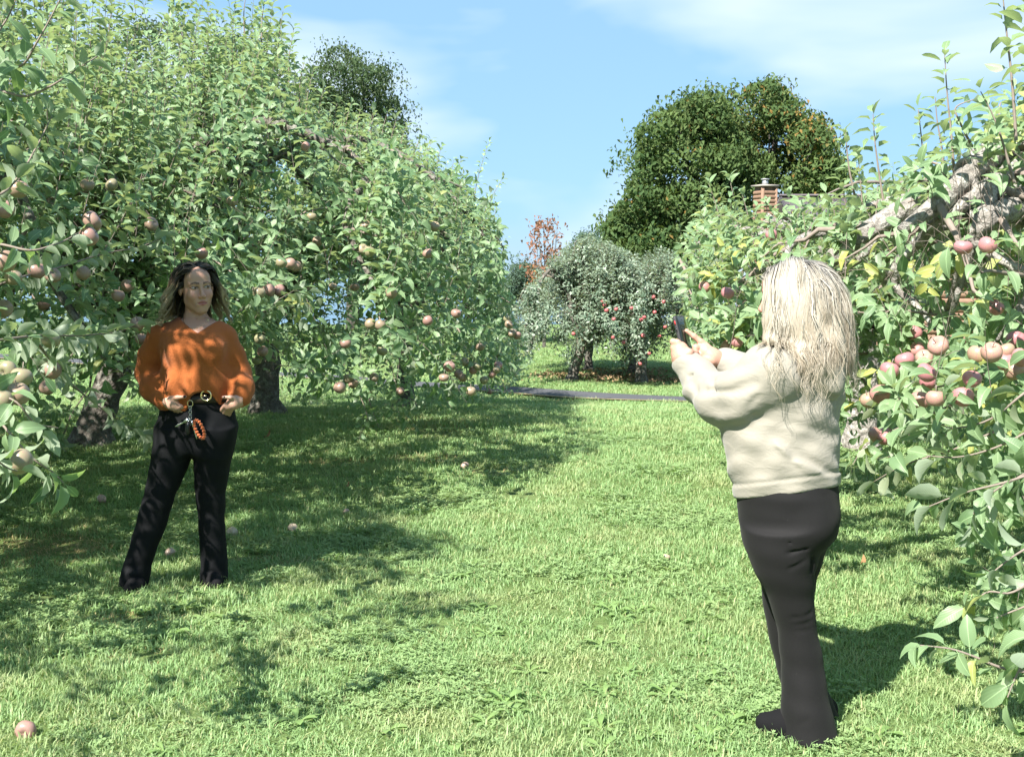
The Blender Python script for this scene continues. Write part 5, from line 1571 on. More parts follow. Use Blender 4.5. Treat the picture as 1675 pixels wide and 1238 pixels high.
M_knit, M_denim, M_fleece, M_leg = knit_mat(), denim_mat(), fleece_mat(), legging_mat()
M_suede = simple('black_suede', (.005, .005, .006), .9, .2, bump=.4, bscale=400)
M_leather = simple('brown_black_leather', (.022, .015, .010), .45, .4, bump=.2, bscale=300)
M_gold = simple('brass', (.75, .62, .36), .25, .5, metal=1.0)
M_steel = simple('steel', (.62, .62, .62), .25, .5, metal=1.0)
M_black = simple('black_plastic', (.012, .012, .013), .35, .5)
M_nail = simple('dark_nail', (.03, .008, .012), .2, .6)
def hair_mat(name, stops, streak, rough=.38):
    g = NG(name)
    t = g.sep(g.attr('tint', 'Vector'))
    f = g.math('ADD', t[0], g.math('MULTIPLY', g.math('SUBTRACT', t[1], .5), .14))
    c = g.ramp(f, stops)
    c = g.mix(g.ramp(t[1], [(.55, (0, 0, 0)), (1.0, (.38, .38, .38))]), c, streak)
    mp = g.n('Mapping'); mp.inputs['Scale'].default_value = (330, 330, 14); g.L.new(g.obj(), mp.inputs['Vector'])
    ln = g.noise(1.0, mp.outputs[0], 3, .6, .6)
    c = g.mix(g.math('MULTIPLY', g.math('SUBTRACT', .62, ln, True), .9), c, (.05, .04, .03))
    tr = g.n('BsdfTranslucent'); g.L.new(c, tr.inputs['Color'])
    mx = g.n('MixShader'); mx.inputs[0].default_value = .3
    g.L.new(g.bsdf(c, rough, .45, g.bump(ln, .5, .003)), mx.inputs[1]); g.L.new(tr.outputs[0], mx.inputs[2])
    return g.done(mx.outputs[0])

def clothes(name, f, lo, hi, h, mat, parent, sm=1, parts=None, **k):
    V, F = polygonize(f, lo, hi, h, sm=sm)
    return link(name, mesh(name, V - np.array(parent.location), F, mat), parent, **k)
def ring(c, n, R, r, seg=28, sides=6, sq=1.0):
    n = np.asarray(n, float) / np.linalg.norm(n); u = np.cross(n, (0, 0, 1.0)); 
    if np.linalg.norm(u) < .1: u = np.cross(n, (1.0, 0, 0))
    u /= np.linalg.norm(u); v = np.cross(n, u)
    a = np.linspace(0, 2*PI, seg + 1)
    return tube(np.asarray(c) + R * np.cos(a)[:, None] * u + R * sq * np.sin(a)[:, None] * v, r, sides, False)
# ================================================================== the woman in orange
YL = 6.1; sL = YL / FPX
def A(px, py, dy=0.0): return P(px, py, YL + dy)
def zL(py): return P(300, py, YL)[2]
def xL(px): return (px - CX) * sL
def rowL(py, x0, x1, cy, b):
    a, c = P(x0, py, YL)[0], P(x1, py, YL)[0]
    return (zL(py), (a + c) / 2, (c - a) / 2, YL + cy, b)

hL = Head(A(321, 472, -.01), (.50, -.86, -.05), (-.07, -.03, 1), 1.03, .001); hL.gaze = .0035
L_sh, L_el, L_wr = A(262, 552, .02), A(243, 604, .06), A(274, 654, -.10)
R_sh, R_el, R_wr = A(366, 552, .02), A(394, 606, .06), A(388, 654, -.07)
torsoL = Loft([rowL(668, 266, 378, .01, .135), rowL(640, 268, 377, .01, .125), rowL(600, 271, 374, .0, .125), rowL(565, 266, 377, -.005, .135), rowL(542, 266, 371, .0, .115), rowL(528, 284, 357, .015, .085), rowL(518, 302, 338, .02, .055)])
def neckL(p): return rc(p, A(320, 540, .03), A(320, 492, .012), .058, .050)
def bodyL_low(p):
    d = torsoL(p) + .022
    d = smin(d, smin(el(p, A(296, 573, -.095), (.066, .055, .062)), el(p, A(343, 573, -.095), (.066, .055, .062)), .03), .04)
    d = smin(d, chain(p, [L_sh, L_el, L_wr], [.05, .038, .024]), .03); d = smin(d, chain(p, [R_sh, R_el, R_wr], [.05, .038, .024]), .03)
    d = smin(d, legL0(p) + .022, .03)
    return smin(d, neckL(p), .03)
legLa = Loft([(-.0 + zL(953), P(226, 953, YL)[0], .073, YL - .08, .080), rowL(921, 209, 255, -.08, .080), rowL(897, 217, 261, -.075, .075), rowL(860, 227, 276, -.065, .074), rowL(806, 240, 291, -.045, .082), rowL(770, 246, 306, -.025, .098), rowL(735, 252, 320, -.01, .115), rowL(700, 257, 322, 0, .12)])
legLb = Loft([(zL(955), P(348.5, 955, YL)[0], .072, YL + .02, .080), rowL(921, 327, 370, .02, .080), rowL(880, 325, 367, .02, .072), rowL(845, 323, 366, .015, .070), rowL(806, 319, 368, .01, .080), rowL(770, 318, 374, .005, .095), rowL(735, 315, 381, 0, .112), rowL(700, 318, 385, 0, .118)])
hipL = Loft([rowL(738, 262, 374, .0, .10), rowL(715, 255, 383, .005, .125), rowL(690, 257, 385, .01, .135), rowL(665, 262, 382, .01, .128), rowL(642, 266, 380, .01, .128), rowL(630, 266, 380, .01, .128)])
def legL0(p):
    d = smin(legLa(p, .01), legLb(p, .01), .02)
    return smin(d, hipL(p, .02), .05)
def jeansL(p):
    d = legL0(p)
    d = d + sfold(p, (.1, .1, 1), 70, .0010, 1.0, .9) + sfold(p, (.5, .2, .8), 34, .0012, 2.3, .9)
    for pts, w, dp in (([A(240, 803, -.15), A(290, 808, -.14)], .010, .007), ([A(236, 816, -.15), A(286, 824, -.14)], .009, .006), ([A(239, 809, -.15), A(288, 816, -.14)], .007, -.004),
                       ([A(320, 803, -.09), A(366, 800, -.09)], .010, .006), ([A(322, 818, -.08), A(366, 812, -.08)], .009, .006), ([A(321, 826, -.08), A(366, 828, -.08)], .008, .005),
                       ([A(214, 928, -.16), A(254, 922, -.16)], .012, .008), ([A(205, 940, -.16), A(250, 936, -.16)], .010, -.005), ([A(330, 905, -.06), A(362, 935, -.06)], .012, .007), ([A(366, 896, -.06), A(334, 930, -.06)], .010, .006), ([A(330, 932, -.06), A(370, 940, -.06)], .010, .006),
                       ([A(318, 700, -.15), A(318, 738, -.13)], .008, .008), ([A(318, 722, -.14), A(290, 708, -.14)], .012, .004), ([A(320, 722, -.14), A(352, 706, -.14)], .012, .004), ([A(319, 655, -.14), A(323, 700, -.15)], .005, .004),
                       ([A(283, 655, -.12), A(296, 672, -.14), A(303, 678, -.15)], .006, .006), ([A(372, 655, -.12), A(366, 670, -.14), A(358, 674, -.15)], .006, .006)):
        d = d + groove(p, pts, w, dp)
    d = smin(d, d + 0, .001)
    return d
pants_hem = None
kneeN = None
SLV = [[L_sh + (0, 0, -.005), A(247, 582, .04), A(243, 610, .055), A(252, 636, -.02), A(269, 652, -.085), A(275, 654, -.10)], [.058, .060, .062, .064, .050, .036]]
SRV = [[R_sh + (0, 0, -.005), A(381, 582, .04), A(391, 610, .055), A(396, 634, -.02), A(393, 649, -.055), A(389, 654, -.07)], [.058, .058, .058, .058, .048, .036]]
hemx = np.array([(240, 664), (262, 664), (290, 664), (303, 668), (309, 671), (314, 664), (320, 645), (326, 640), (337, 637), (350, 640), (356, 648), (363, 660), (372, 660), (400, 658)], float)
def sweaterL(p):
    d = torsoL(p) - .012
    d = smin(d, smin(el(p, A(296, 574, -.095), (.070, .060, .066)), el(p, A(344, 574, -.095), (.070, .060, .066)), .05), .05)
    d = smin(d, el(p, A(321, 622, -.015), (.172, .142, .13)), .05)
    body = d
    body = body + sfold(p, (1, .2, .25), 42, 0.0, .4, .6)
    low = smooth(zL(575), zL(640), p[:, 2])      # 0 low .. 1 high is inverted below
    low = 1 - smooth(zL(645), zL(575), p[:, 2])
    body = body + low * (sfold(p, (1, .1, .12), 62, .0052, .7, .35) + sfold(p, (.8, .2, -.35), 95, .0022, 2.0, .5))
    s = smin(chain(p, *SLV, k=.03), chain(p, *SRV, k=.03), .001)
    s = s + sfold(p, (.55, .3, 1), 80, .0012, 1.2, .8) * (1 - smooth(zL(610), zL(575), p[:, 2]))
    d = smin(body, s, .035)
    # shoulder yoke / neck opening
    d = smin(d, rc(p, A(300, 533, .02), A(262, 551, .02), .040, .052), .05); d = smin(d, rc(p, A(340, 533, .02), A(366, 551, .02), .040, .052), .05)
    z = p[:, 2]; x = p[:, 0]
    h = np.interp(x, xL(hemx[:, 0]), [zL(v) for v in hemx[:, 1]])
    arm = np.minimum(rc(p, SLV[0][1], SLV[0][-1], .10, .07), rc(p, SRV[0][1], SRV[0][-1], .10, .07))
    cut = np.where(s < body, -1.0, h - z)
    d = smax(d, cut, .012)
    # armpit and body creases
    for pts, w, dp in (([A(268, 572, -.10), A(271, 600, -.11), A(268, 636, -.10)], .026, .006), ([A(374, 572, -.08), A(377, 600, -.08), A(380, 636, -.07)], .024, .006),
                       ([A(313, 622, -.17), A(312, 650, -.17), A(310, 668, -.16)], .009, .010), ([A(300, 615, -.17), A(292, 655, -.17)], .010, .007), ([A(285, 610, -.16), A(278, 650, -.15)], .010, .006), ([A(350, 615, -.17), A(358, 652, -.16)], .010, .008), ([A(362, 600, -.16), A(370, 640, -.14)], .010, .006), ([A(326, 612, -.17), A(328, 638, -.17)], .010, .005),
                       ([A(225, 610, 0), A(262, 622, -.03)], .012, .008), ([A(224, 632, 0), A(258, 640, -.08)], .010, .008), ([A(410, 612, 0), A(388, 622, -.03)], .011, .007), ([A(414, 640, 0), A(392, 630, -.05)], .009, .006)):
        d = d + groove(p, pts, w, dp)
    # V neck: carve everything in front of and above the two edges
    c0 = A(333, 543, 0)
    ux = x - c0[0]; uz = z - c0[2]
    vL_ = (-ux * (c0[2] - zL(521)) * -1) 
    slopeL = (zL(519) - c0[2]) / (xL(293) - c0[0]); slopeR = (zL(524) - c0[2]) / (xL(357) - c0[0])
    wedge = np.maximum(slopeL * ux - uz, slopeR * ux - uz) / 1.25      # negative inside the V
    front = p[:, 1] - (YL + .075)
    vsd = smax(wedge, front, .01)
    nk = neckL(p) - .012
    nkc = smax(nk, zL(532) - z, .01)
    d = smax(d, -smin(vsd, nkc, .01), .006)
    return d
oL = A(300, 965, 0); oL[2] = 0
# body: head and neck fine, hands fine, the clothed rest coarse
def handsL(p):
    d = None
    for sgn, W, pts in ((1, L_wr, dict(palm=[A(273, 655, -.112), A(282, 660, -.122), A(289, 665, -.120)], th=[A(279, 652, -.135), A(290, 650, -.152), A(303, 649, -.158)],
                        f=[[A(284, 668, -.112), A(290, 677, -.085), A(296, 690, -.05)], [A(288, 668, -.122), A(295, 677, -.092), A(300, 689, -.055)], [A(292, 667, -.128), A(300, 675, -.098), A(305, 687, -.06)], [A(296, 664, -.130), A(304, 671, -.102), A(309, 682, -.065)]])),
                        (-1, R_wr, dict(palm=[A(391, 655, -.085), A(382, 659, -.090), A(375, 663, -.092)], th=[A(386, 651, -.105), A(377, 650, -.128), A(365, 649.5, -.142)],
                        f=[[A(380, 668, -.078), A(375, 677, -.045), A(371, 690, -.01)], [A(376, 668, -.088), A(370, 676, -.055), A(366, 688, -.02)], [A(372, 666, -.096), A(366, 674, -.066), A(362, 686, -.03)], [A(368, 663, -.102), A(362, 670, -.075), A(358, 681, -.04)]]))):
        q = chain(p, [W] + pts['palm'], [.025, .027, .030, .024], .02)
        q = smin(q, chain(p, pts['th'], [.0125, .0100, .0075], .008), .012)
        for f in pts['f']: q = smin(q, chain(p, f, [.0105, .0092, .0080], .006), .007)
        d = q if d is None else np.minimum(d, q)
    return d
def headneckL(p):
    d = smin(hL.sdf(p), neckL(p), .022)
    d = smin(d, smax(torsoL(p), p[:, 2] - zL(516), .01), .03)
    d = smin(d, rc(p, A(322, 534, -.045), A(292, 528, -.0), .010, .010), .02); d = smin(d, rc(p, A(330, 534, -.045), A(357, 528, -.0), .010, .010), .02)
    d = smin(d, smin(el(p, A(300, 570, -.090), (.060, .050, .064)), el(p, A(347, 570, -.090), (.060, .050, .064)), .02), .04)
    return smax(d, zL(562) - p[:, 2], .004)
c = hL.c
Vh, Fh = polygonize(headneckL, A(321, 562, 0)*[1, 0, 1] + [-.19, YL - .24, -.02], c + [.17, .15, .15], .0028)
Vn, Fn = polygonize(handsL, [xL(262), YL - .2, zL(695)], [xL(402), YL + .0, zL(640)], .0030)
Vb, Fb = polygonize(lambda p: bodyL_low(p), [xL(200), YL - .3, -.0], [xL(430), YL + .25, zL(536)], .015)
ct = hL.paint(Vh, (.40, .235, .168), (.30, .085, .085))
person_L = None
V, F = join([(Vh, Fh), (Vn, Fn), (Vb, Fb)])
cl = np.concatenate([ct, np.tile([(.45, .275, .205)], (len(Vn) + len(Vb), 1))])
pL = link('person', mesh('person', V - oL, F, M_skin, True, {'col': cl}), None, loc=oL,
          label='woman in orange V-neck sweater and black jeans, thumbs out, hands in her pockets', cat='person')
clothes('sweater', sweaterL, [xL(205), YL - .26, zL(680)], [xL(430), YL + .2, zL(505)], .0055, M_knit, pL)
clothes('jeans', jeansL, [xL(185), YL - .22, .0], [xL(395), YL + .2, zL(640)], .0058, M_denim, pL)
def bootL(p):
    d = None
    for ank, heel, ball, toe in ((A(226, 945, -.08), A(230, 959, -.04), A(222, 966, -.15), A(212, 968, -.20)), (A(348, 948, .02), A(348, 956, .06), A(350, 962, -.06), A(353, 964, -.12))):
        for v in (heel, ball, toe): v[2] = max(v[2], .035)
        q = chain(p, [ank, heel], [.050, .038], .03); q = smin(q, chain(p, [heel, ball, toe], [.038, .042, .030], .03), .03)
        q = smax(q, .004 - p[:, 2], .008)
        d = q if d is None else np.minimum(d, q)
    return d
for k, (a, b) in enumerate(((180, 270), (305, 390))):
    clothes('boot', bootL, [xL(a), YL - .34, 0], [xL(b), YL + .16, .16], .006, M_suede, pL)
# belt with a round buckle
mb = MB()
a = np.linspace(PI * 1.02, PI * 1.98, 40)
hz = zL(649)
pts = np.column_stack([xL(323) + .175 * np.cos(a), YL + .01 + .131 * np.sin(a), np.full(40, hz)])
Vt = []
for q in pts:
    nrm_ = norm(np.array([(q[0]-xL(323))/.175**2, (q[1]-YL-.01)/.131**2, 0]))
    for dz, o in ((-.020, 0), (-.019, .004), (.019, .004), (.020, 0)): Vt.append(q + nrm_ * o + (0, 0, dz))
i = np.arange(39)[:, None] * 4 + np.arange(3)[None]; i = i.ravel()
mb.add(np.array(Vt) - oL, np.stack([i, i+4, i+5, i+1], 1)); belt = mb.obj('belt', M_leather, pL)
mb = MB(); mb.add(*ring(A(337, 647, -.135) - oL, (.08, -1, 0), 8.0 * sL, .0042, 36, 8)); mb.tube([A(330, 647, -.135) - oL, A(338, 647, -.142) - oL], .0025, 6); mb.obj('buckle', M_gold, belt)
for f in (((300.5, 649, -.160), (304.2, 648.3, -.163)), ((368, 649.7, -.140), (364.4, 649.4, -.145))):
    mb = MB(); mb.tube(np.array([A(*f[0]), (A(*f[0]) + A(*f[1])) / 2 + (0, -.002, .001), A(*f[1])]) - oL, [.0055, .006, .003], 8); mb.obj('thumbnail', M_nail, pL)
# hair: dark roots turning blonde, parted near the middle
def rootL(q): return (q[2] > .0 or q[1] < -.03) and not (q[1] > .030 and q[2] < .078 and abs(q[0]) < .060) and not (q[1] > .005 and q[2] < .02) and q[2] > -.035
def flowL(q):
    s = np.sign(q[:, 0] + .004 - (q[:, 0] == 0))
    return np.column_stack([s * np.clip((q[:, 1] + .10) / .09, .15, 1) * (.9 - 4 * np.clip(np.abs(q[:, 0]), 0, .07)), -.45 + 0 * s, -.25 - 6 * np.clip(np.abs(q[:, 0]), 0, .07)])
def colL(p):
    return np.minimum(np.minimum(hL.skull(hL.loc(p)) - .004, hL.sdf(p) - .003), np.minimum(smin(torsoL(p) - .014, rc(p, A(300, 532, .02), A(262, 546, .02), .040, .058), .03), smin(neckL(p), rc(p, A(340, 532, .02), A(366, 546, .02), .040, .058), .03)))
def keepL(p):
    q = hL.loc(p); m = (q[:, 1] > .012) & (q[:, 2] < .078) & (q[:, 2] > -.16)
    lim = np.where(q[:, 2] > .03, .050 - (q[:, 2] - .03) * .55, .056 - np.clip(-.09 - q[:, 2], 0, .05) * .2)
    w = np.where(q[:, 2] > .0, 1.0, 1.0)
    s = np.where(q[:, 0] >= 0, 1, -1)
    q2 = q.copy(); q2[:, 0] = np.where(m & (np.abs(q[:, 0]) < lim), s * lim, q[:, 0]); q2[:, 1] = np.where(m, np.minimum(q[:, 1], .012 + (q[:, 1] - .012) * .55), q[:, 1])
    return hL.wor(q2)
def flickL(G, t):
    o = G - hL.c; o = o.copy(); o[..., 2] = 0; o = norm(o)
    return o * (.046 * smooth(.50, .92, t) - .014 * smooth(.9, 1, t))[None, :, None] + np.array([0, 0, 1.0]) * (.024 * smooth(.75, 1, t))[None, :, None]
hrng = np.random.default_rng(3)
Vs, Fs, Ca, Sx, Cx = hairdo(hL, colL, 210, 38, .285, rootL, flowL, hrng, .008, .16, .0009, spread=.0062, tipk=.55, keepout=keepL, stiff=.60, offs=(.003, .016), flick=flickL)
def capL(p):
    q = hL.loc(p); d = hL.skull(q) - .0035
    face = np.maximum(np.maximum(.028 - q[:, 1], q[:, 2] - .079 + np.abs(q[:, 0]) * .45), np.abs(q[:, 0]) - .062)
    low = -.035 - q[:, 2]
    return smax(smax(d, -face, .006), low, .006)
Vc, Fc = polygonize(capL, c - .14, c + .14, .004)
Vm, Fm, Cm = hair_mass(Sx, Cx, pct=50)
V, F = join([(Vs, Fs), (Vc, Fc), (Vm, Fm)])
tn = np.concatenate([Ca, np.tile([(.05, .3, .5)], (len(Vc), 1)), Cm])
M_hairL = hair_mat('dark_rooted_blonde_hair', [(.0, (.010, .008, .007)), (.36, (.016, .012, .010)), (.48, (.13, .088, .050)), (.64, (.46, .36, .21)), (1, (.66, .55, .37))], (.50, .40, .26))
link('hair', mesh('hair', V - oL, F, M_hairL, True, {'tint': tn}), pL)
# necklace lies on the chest
def front_y(f, x, z, y0, y1, n=400):
    ys = np.linspace(y0, y1, n); d = f(np.column_stack([np.full(n, x), ys, np.full(n, z)]))
    k = np.argmax(d < 0.0015); return ys[k]
pts = []
for px, py in ((301, 517), (304, 523), (309, 529), (316, 533.5), (324, 536), (331, 534.5), (337, 530), (341, 524), (343, 518)):
    z = zL(py); x = xL(px); pts.append((x, front_y(headneckL, x, z, YL - .25, YL + .1), z))
pts = catmull(np.array(pts), 40)
mb = MB(); mb.tube(pts - oL, .0011, 5, False)
m = pts[22]; mb.add(*ring(m + (0, -.003, -.007) - oL, (0, -1, .2), .0045, .0016, 14, 5)); mb.obj('necklace', M_gold, pL)

# the bunch of keys on her belt: a thing of its own
kO = A(311, 662, -.17)
kt = bpy.data.objects.new('keyring', None); COL.objects.link(kt); kt.location = kO
tag(kt, 'bunch of keys with an orange scrunchie hanging from the belt of the jeans', 'keys')
KP = lambda px, py, dy=-.17: A(px, py, dy) - kO
mb = MB(); mb.add(*ring(KP(311, 660), (.2, -1, 0), 4.2 * sL, .0018, 20, 6, 1.25)); mb.obj('clasp', M_gold, kt)
for i in range(6):
    y = 666.5 + i * 3.9; mb = MB(); mb.add(*ring(KP(311 + (i % 2) * .5, y), (1 if i % 2 else .2, -1 if not i % 2 else -.3, 0), 2.2 * sL, .0012, 12, 5, 1.25)); mb.obj('chain_link', M_steel, kt)
mb = MB(); mb.add(*ring(KP(311, 691), (.4, -1, .1), 3.6 * sL, .0014, 18, 5)); mb.obj('split_ring', M_steel, kt)
def keyobj(a, b, w):
    a, b = np.array(a), np.array(b); d = norm(b - a); s = norm(np.cross(d, (0, 1, 0))); n = np.cross(s, d); L = np.linalg.norm(b - a)
    prof = [(0, .5), (.08, 1), (.28, 1), (.36, .35), (.6, .35), (.7, .45), (.76, .32), (.84, .45), (.95, .3), (1, .05)]
    V = []
    for t, k in prof:
        for q, hh in ((-1, -1), (1, -1), (1, 1), (-1, 1)): V.append(a + d * L * t + s * w * k * q + n * .0012 * hh)
    F = []
    for i in range(len(prof) - 1):
        for j in range(4): F.append((4*i+j, 4*i+(j+1) % 4, 4*i+4+(j+1) % 4, 4*i+4+j))
    F += [(3, 2, 1, 0), tuple(4*(len(prof)-1)+j for j in range(4))]
    mb = MB(); mb.add(V, F); return mb
keyobj(KP(309, 686), KP(286, 698), .010).obj('key', M_steel, kt, False)
keyobj(KP(313, 688), KP(322, 718, -.165), .009).obj('key', M_steel, kt, False)
mb = MB(); mb.add(*tube(catmull([KP(309, 690, -.172), KP(307, 697, -.175), KP(307, 704, -.175), KP(308, 711, -.172)], 10), np.array([.006, .010, .012, .0125, .0125, .0125, .0125, .012, .010, .004]), 10)); mb.obj('car_fob', M_black, kt)
a = np.linspace(0, 2*PI, 170); cc_ = KP(326, 702)
rr = .0075 + .0022 * np.sin(a * 17) 
pp = cc_ + np.column_stack([np.cos(a) * .016 + np.sin(a) * .020, -.004 * np.cos(a), -np.sin(a) * .044 + np.cos(a) * .012]) * .98
mb = MB(); mb.tube(pp, rr, 9, False, .07, hrng); mb.obj('scrunchie', simple('rust_velvet', (.40, .095, .025), .8, .2, var=.3, vscale=120, sheen=.4), kt)
# ================================================================== the blonde woman with the phone
YR = 4.08; sR = YR / FPX
def Bp(px, py, dy=0.0): return P(px, py, YR + dy)
def zR(py): return P(1300, py, YR)[2]
def xR(px): return (px - CX) * sR
def rowR(py, x0, x1, cy, b):
    a, c = P(x0, py, YR)[0], P(x1, py, YR)[0]
    return (zR(py), (a + c) / 2, (c - a) / 2, YR + cy, b)
FR = np.array([-.80, .60, 0]); LR = np.array([-.60, -.80, 0])      # facing, her left
hR = Head(Bp(1293, 488, .0), (-.80, .60, -.10), (.04, 0, 1), 1.02, .006)
torsoR = Loft([rowR(832, 1204, 1364, .0, .155), rowR(806, 1198, 1371, .0, .165), rowR(775, 1193, 1375, .0, .17), rowR(740, 1184, 1372, .0, .165), rowR(700, 1180, 1370, .0, .16), rowR(650, 1194, 1377, .0, .16), rowR(610, 1216, 1381, .0, .155), rowR(585, 1236, 1378, .0, .14), rowR(562, 1250, 1366, .0, .12), rowR(545, 1270, 1340, .0, .08)])
SL = [[Bp(1270, 612, -.12), Bp(1222, 648, -.07), Bp(1182, 655, .02), Bp(1152, 632, .13), Bp(1132, 604, .20), Bp(1124, 594, .225)], [.092, .088, .080, .060, .050, .043]]
SR_ = [[Bp(1292, 606, .12), Bp(1250, 618, .17), Bp(1222, 612, .22), Bp(1196, 600, .26), Bp(1181, 593, .275)], [.09, .070, .058, .048, .040]]
def neckR(p): return rc(p, Bp(1298, 560, .0), Bp(1296, 505, .0), .062, .056)
def hemR(p): return zR(812) + (p[:, 0] - xR(1195)) / (xR(1375) - xR(1195)) * (zR(788) - zR(812)) + (YR - p[:, 1]) * .16 - .012 - p[:, 2]
creR = []
def G_(pts, w, dp): creR.append(([Bp(q[0], q[1], q[2] * .9) for q in pts], w * 1.15, dp * 1.35))
G_([(1238, 690, -.17), (1268, 712, -.19), (1310, 742, -.19), (1350, 768, -.16), (1372, 778, -.10)], .010, .014)
G_([(1246, 702, -.18), (1300, 752, -.20), (1352, 782, -.16)], .012, -.008)
G_([(1236, 684, -.16), (1275, 690, -.19), (1325, 700, -.18), (1366, 716, -.12)], .012, .010)
G_([(1258, 676, -.19), (1310, 672, -.20), (1350, 640, -.17)], .014, .007)
G_([(1300, 740, -.2), (1340, 722, -.19), (1376, 712, -.10)], .014, .006)
G_([(1330, 650, -.19), (1348, 690, -.19), (1352, 730, -.17)], .012, .006)
G_([(1218, 592, -.21), (1240, 625, -.23), (1248, 660, -.21), (1240, 690, -.17)], .0035, .004)
G_([(1208, 738, -.17), (1200, 755, -.15), (1196, 770, -.13)], .004, .004)
G_([(1184, 706, -.08), (1190, 735, -.11), (1202, 756, -.15)], .006, .012)
G_([(1196, 760, -.14), (1198, 784, -.14)], .005, .006)
G_([(1148, 600, .06), (1168, 625, -.04), (1182, 662, -.06)], .011, .010)
G_([(1132, 628, .07), (1150, 652, .02), (1172, 678, -.02)], .012, .008)
G_([(1162, 606, .03), (1200, 610, -.08), (1236, 596, -.15)], .013, .007)
G_([(1160, 640, -.02), (1200, 640, -.15), (1232, 626, -.2)], .014, .008)
G_([(1110, 606, .14), (1128, 616, .12), (1148, 612, .10)], .007, .009)
G_([(1190, 668, -.06), (1222, 662, -.16), (1240, 650, -.21)], .012, .006)
def hoodieR(p):
    z = p[:, 2]
    d = torsoR(p)
    d = smin(d, el(p, Bp(1254, 602, -.08), (.088, .09, .082)), .05)
    d = smin(d, chain(p, *SL, k=.05), .018)
    d = smin(d, chain(p, *SR_, k=.05), .035)
    d = d + sfold(p, (.7, .3, 1), 33, .0040, .3, .8) * smooth(zR(800), zR(740), z) + sfold(p, (-.8, .3, .8), 52, .0030, 1.4, .8) + sfold(p, (.3, .5, 1), 92, .0016, .9, 1.0)
    hm = 1 - smooth(-.075, -.03, hemR(p))
    for pts, w, dp in creR: d = d + groove(p, pts, w, dp) * hm
    # cuffs: gathered band
    cu = rc(p, SL[0][-2], SL[0][-1] + (SL[0][-1] - SL[0][-2]) * .25, .050, .041); d = smin(d, cu, .008)
    # rib hem: band pulled in a little below a groove
    hz = hemR(p)
    d = d + .005 * np.exp(-((hz + .050) / .007) ** 2) + .005 * smooth(-.05, -.02, hz)
    d = smax(d, hz, .008)
    # hood hanging behind the neck
    hc = Bp(1344, 594, -.100)
    hood = el(p, hc, (.082, .086, .086))
    hood = smin(hood, el(p, Bp(1360, 626, -.118), (.042, .052, .058)), .03)
    roll = chain(p, [Bp(1290, 572, -.11), Bp(1314, 588, -.15), Bp(1348, 596, -.155), Bp(1374, 574, -.09), Bp(1366, 552, .02)], [.016, .018, .020, .018, .016], .02)
    hood = smin(hood, roll, .02)
    hood = hood + groove(p, [Bp(1308, 602, -.18), Bp(1338, 622, -.19), Bp(1366, 620, -.16)], .012, .005) + sfold(p, (1, .2, .6), 60, .002, .5, .6)
    d = smin(d, hood, .009)
    d = d + groove(p, [Bp(1296, 590, -.16), Bp(1322, 626, -.17), Bp(1352, 652, -.165), Bp(1378, 640, -.11)], .012, .008)
    well = el(p, Bp(1332, 552, -.06), (.056, .085, .052))
    d = smax(d, -well, .015)
    nk = smax(neckR(p) - .020, zR(556) - z, .01)
    return smax(d, -nk, .01)
legRn = Loft([(zR(1233), P(1327, 1233, YR)[0], .094, YR + .0, .100), rowR(1205, 1279, 1371, .0, .098), rowR(1150, 1278, 1357, .0, .088), rowR(1110, 1279, 1350, .0, .078), rowR(1076, 1277, 1346, -.0, .074), rowR(1020, 1270, 1333, -.01, .072), rowR(965, 1250, 1327, -.03, .083), rowR(928, 1229, 1327, -.045, .098), rowR(895, 1218, 1332, -.05, .11), rowR(860, 1213, 1345, -.05, .12)])
def rowF(py, x0, x1, cy, b):
    a, c = P(x0, py, YR + cy)[0], P(x1, py, YR + cy)[0]
    return (P(1300, py, YR + cy)[2], (a + c) / 2, (c - a) / 2, YR + cy, b)
legRf = Loft([rowF(1190, 1306, 1382, .20, .092), rowF(1150, 1292, 1364, .20, .084), rowF(1120, 1278, 1350, .19, .075), rowF(1060, 1262, 1334, .18, .07), rowF(1000, 1250, 1328, .165, .078), rowF(950, 1244, 1334, .15, .09), rowF(905, 1246, 1348, .12, .105), rowF(870, 1240, 1362, .09, .115)])
pelR = Loft([rowR(905, 1228, 1338, .03, .12), rowR(885, 1219, 1360, .02, .15), rowR(860, 1213, 1368, .01, .158), rowR(835, 1208, 1370, .0, .160), rowR(805, 1203, 1371, .0, .165), rowR(775, 1203, 1368, .0, .155), rowR(760, 1206, 1364, .0, .15)])
creL = []
for pts, w, dp in (([(1292, 886, -.16), (1322, 884, -.14)], .006, .006), ([(1290, 904, -.16), (1318, 896, -.15)], .006, .006), ([(1292, 930, -.15), (1316, 918, -.15)], .006, .005),
                   ([(1322, 884, -.13), (1326, 930, -.11)], .010, .008), ([(1298, 1010, -.09), (1330, 1002, -.08)], .010, .003), ([(1300, 1024, -.09), (1332, 1016, -.08)], .010, .003), ([(1294, 1034, -.09), (1330, 1030, -.08)], .008, .003),
                   ([(1275, 1045, -.06), (1281, 1075, -.06), (1284, 1090, -.06)], .008, .006), ([(1284, 1100, -.07), (1300, 1160, -.09), (1290, 1200, -.09)], .012, .005), ([(1284, 1195, -.08), (1320, 1180, -.10)], .012, .004),
                   ([(1234, 810, -.15), (1238, 880, -.16), (1252, 950, -.11), (1290, 1035, -.09), (1308, 1080, -.085), (1316, 1160, -.09), (1320, 1232, -.10)], .0028, .0028),
                   ([(1326, 890, -.12), (1340, 870, -.13), (1352, 840, -.13), (1344, 812, -.12)], .014, .004)):
    creL.append(([Bp(*q) for q in pts], w, dp))
